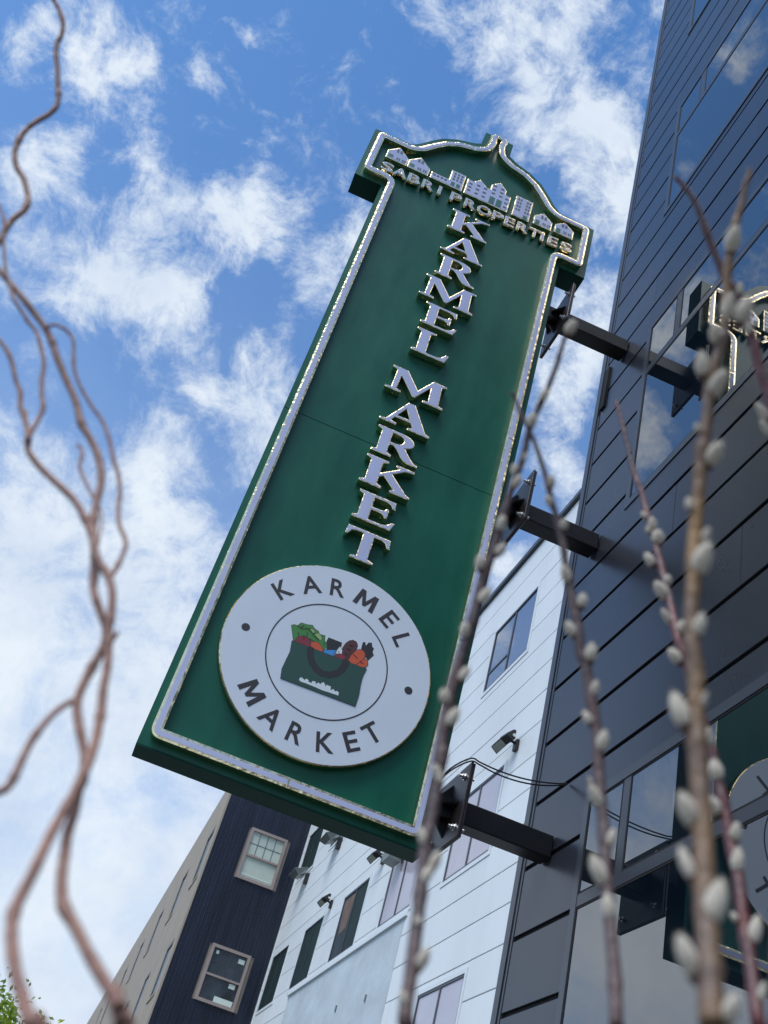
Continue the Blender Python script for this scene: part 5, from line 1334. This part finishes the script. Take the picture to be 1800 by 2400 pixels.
    'D': {"stem": ((0.1916, 0.3096, 2.0967, 0.0016), (0.1934, 0.3104, 2.0933, 0.0017), (0.193, 0.3142, 2.0865, 0.0018), (0.1945, 0.3184, 2.0767, 0.0019), (0.1947, 0.3222, 2.0689, 0.0021), (0.1951, 0.3262, 2.06, 0.0022), (0.1963, 0.3306, 2.049, 0.0024), (0.1972, 0.3345, 2.0391, 0.0025), (0.1993, 0.3384, 2.027, 0.0027), (0.2019, 0.3429, 2.0119, 0.0028), (0.2047, 0.3468, 1.9967, 0.003), (0.2057, 0.3492, 1.988, 0.0031), (0.2054, 0.3527, 1.9778, 0.0032), (0.205, 0.3571, 1.9645, 0.0034), (0.2056, 0.3607, 1.9502, 0.0035), (0.2072, 0.3634, 1.9359, 0.0035), (0.208, 0.3659, 1.924, 0.0036), (0.2087, 0.3689, 1.9124, 0.0036), (0.2102, 0.3717, 1.8981, 0.0036), (0.2115, 0.3742, 1.8837, 0.0037), (0.2124, 0.3764, 1.8695, 0.0037), (0.2135, 0.378, 1.8553, 0.0038), (0.2153, 0.3792, 1.8365, 0.0038), (0.2161, 0.3803, 1.818, 0.0039), (0.2172, 0.3801, 1.7998, 0.0039), (0.2207, 0.3798, 1.78, 0.0041), (0.2217, 0.38, 1.7661, 0.0041), (0.2228, 0.3796, 1.7525, 0.0042), (0.2238, 0.3784, 1.7347, 0.0043), (0.2248, 0.3764, 1.7174, 0.0044), (0.2253, 0.3738, 1.7006, 0.0045), (0.2251, 0.3707, 1.6843, 0.0045), (0.2243, 0.3673, 1.6685, 0.0046), (0.2237, 0.363, 1.6535, 0.0047), (0.2224, 0.3584, 1.639, 0.0047), (0.2211, 0.3548, 1.6285, 0.0048), (0.2194, 0.3507, 1.6176, 0.0048), (0.2217, 0.3528, 1.6065, 0.0048)),
      "catkins": ((0.195, 0.3277, 2.0478, -0.273, -0.704, 0.6556, 0.019, 0.012), (0.2026, 0.3411, 2.0047, -0.2974, -0.7439, 0.5984, 0.0173, 0.0091), (0.2105, 0.3375, 2.0016, -0.0543, -0.6441, 0.763, 0.0191, 0.0124), (0.2001, 0.3491, 1.9864, -0.5804, -0.6951, 0.4243, 0.0123, 0.008), (0.1979, 0.3568, 1.9665, -0.4052, -0.4314, 0.8061, 0.0167, 0.0102), (0.2071, 0.355, 1.9534, -0.1274, -0.8954, 0.4266, 0.0201, 0.011), (0.2031, 0.3417, 2.0021, -0.2858, -0.7471, 0.6002, 0.0153, 0.0086), (0.2025, 0.3649, 1.9248, -0.4882, -0.4024, 0.7744, 0.0062, 0.004), (0.2128, 0.3632, 1.9089, -0.1264, -0.8714, 0.4739, 0.0167, 0.0101), (0.2068, 0.3742, 1.8775, -0.4445, -0.2379, 0.8636, 0.0085, 0.006), (0.2161, 0.3718, 1.8592, -0.1278, -0.7356, 0.6653, 0.0092, 0.0054), (0.2161, 0.3739, 1.8441, -0.0729, -0.6437, 0.7618, 0.0206, 0.0124), (0.2182, 0.3754, 1.805, -0.1008, -0.5107, 0.8538, 0.0135, 0.0079), (0.2142, 0.381, 1.7578, -0.4183, 0.0158, 0.9082, 0.0201, 0.0107), (0.2229, 0.3751, 1.7644, -0.1887, -0.7296, 0.6574, 0.0094, 0.0039), (0.2187, 0.3753, 1.7077, -0.6464, -0.2593, 0.7176, 0.0174, 0.0101), (0.2175, 0.3717, 1.6825, -0.4043, 0.1005, 0.9091, 0.0157, 0.0071), (0.2254, 0.3616, 1.6661, 0.0516, -0.2953, 0.954, 0.0208, 0.0115), (0.2145, 0.3612, 1.6414, -0.5736, -0.1322, 0.8084, 0.0179, 0.0097), (0.2237, 0.3456, 1.6231, -0.1138, -0.6008, 0.7913, 0.0123, 0.0076))},
    'E': {"stem": ((0.1775, 0.38, 2.1788, 0.0016), (0.1803, 0.3801, 2.1762, 0.0017), (0.185, 0.3802, 2.1721, 0.0018), (0.1948, 0.381, 2.1621, 0.002), (0.2034, 0.3836, 2.1492, 0.0024), (0.2125, 0.3869, 2.1341, 0.0026), (0.2206, 0.3891, 2.1211, 0.0027), (0.2286, 0.3911, 2.108, 0.0028), (0.2355, 0.3918, 2.0981, 0.0029), (0.2326, 0.3904, 2.1045, 0.0028), (0.2376, 0.3914, 2.0962, 0.0029), (0.2436, 0.3931, 2.0846, 0.003), (0.2491, 0.3941, 2.0746, 0.003), (0.2536, 0.3952, 2.0655, 0.003), (0.2577, 0.397, 2.0546, 0.0031), (0.263, 0.3991, 2.0404, 0.0031), (0.2683, 0.4002, 2.0279, 0.0031), (0.2728, 0.4014, 2.0153, 0.0031), (0.277, 0.4025, 2.0028, 0.0032), (0.2831, 0.406, 1.9834, 0.0032), (0.2894, 0.41, 1.9603, 0.0032)),
      "catkins": ((0.2381, 0.3867, 2.0963, -0.4567, -0.5275, 0.7164, 0.0101, 0.0059), (0.2679, 0.4027, 2.0083, -0.8069, -0.2556, 0.5325, 0.0149, 0.0063), (0.2715, 0.404, 1.9967, -0.796, -0.338, 0.5022, 0.014, 0.0055), (0.2483, 0.3927, 2.0691, -0.6534, -0.2424, 0.7172, 0.0124, 0.0074))},
}

PWL = {'A': ('purple-brown catkin branch in front of the sign edge, straightest of the stems', 'purple_bark', (0.15, 0.49)),
       'B': ('slim brown catkin branch leaning left before the white building', 'purple_bark', (0.24, 0.46)),
       'C': ('red-tipped catkin branch crossing behind the thick tan stem', 'red_bark', (0.31, 0.46)),
       'D': ('thick tan catkin stem with the largest furry buds, on the right', 'tan_bark', (0.20, 0.33)),
       'E': ('red shoot with few catkins leaning off the right edge', 'red_bark', (0.27, 0.385))}
for key, (label, mat, (rx, ry)) in PWL.items():
    d = PUSSY_WILLOW[key]
    B = thing('pussy_willow_branch', label, 'branch', (rx, ry, 0.6), 'pussy willow branches in front')
    twig('stem', root_to_planter(d['stem'], rx, ry), mat, B, ord(key), 12, 0.08)
    for px, py, pz, ax, ay, az, L, Wd in d['catkins']:
        c = bpy.data.objects.new('catkin', cme)
        C.objects.link(c)
        c.parent = B
        c.location = Vector((px, py, pz)) - B.location
        c.rotation_mode = 'QUATERNION'
        c.rotation_quaternion = Vector((ax, ay, az)).to_track_quat('Z', 'Y')
        c.scale = (Wd * 0.80, Wd * 0.78, L * 0.98)
        f = bpy.data.objects.new('fur', fme)
        f['kind'] = 'stuff'
        C.objects.link(f)
        f.parent = c
        f.rotation_euler = (0, 0, px * 900)
        s = bpy.data.objects.new('bud_scale', bme)
        C.objects.link(s)
        s.parent = c
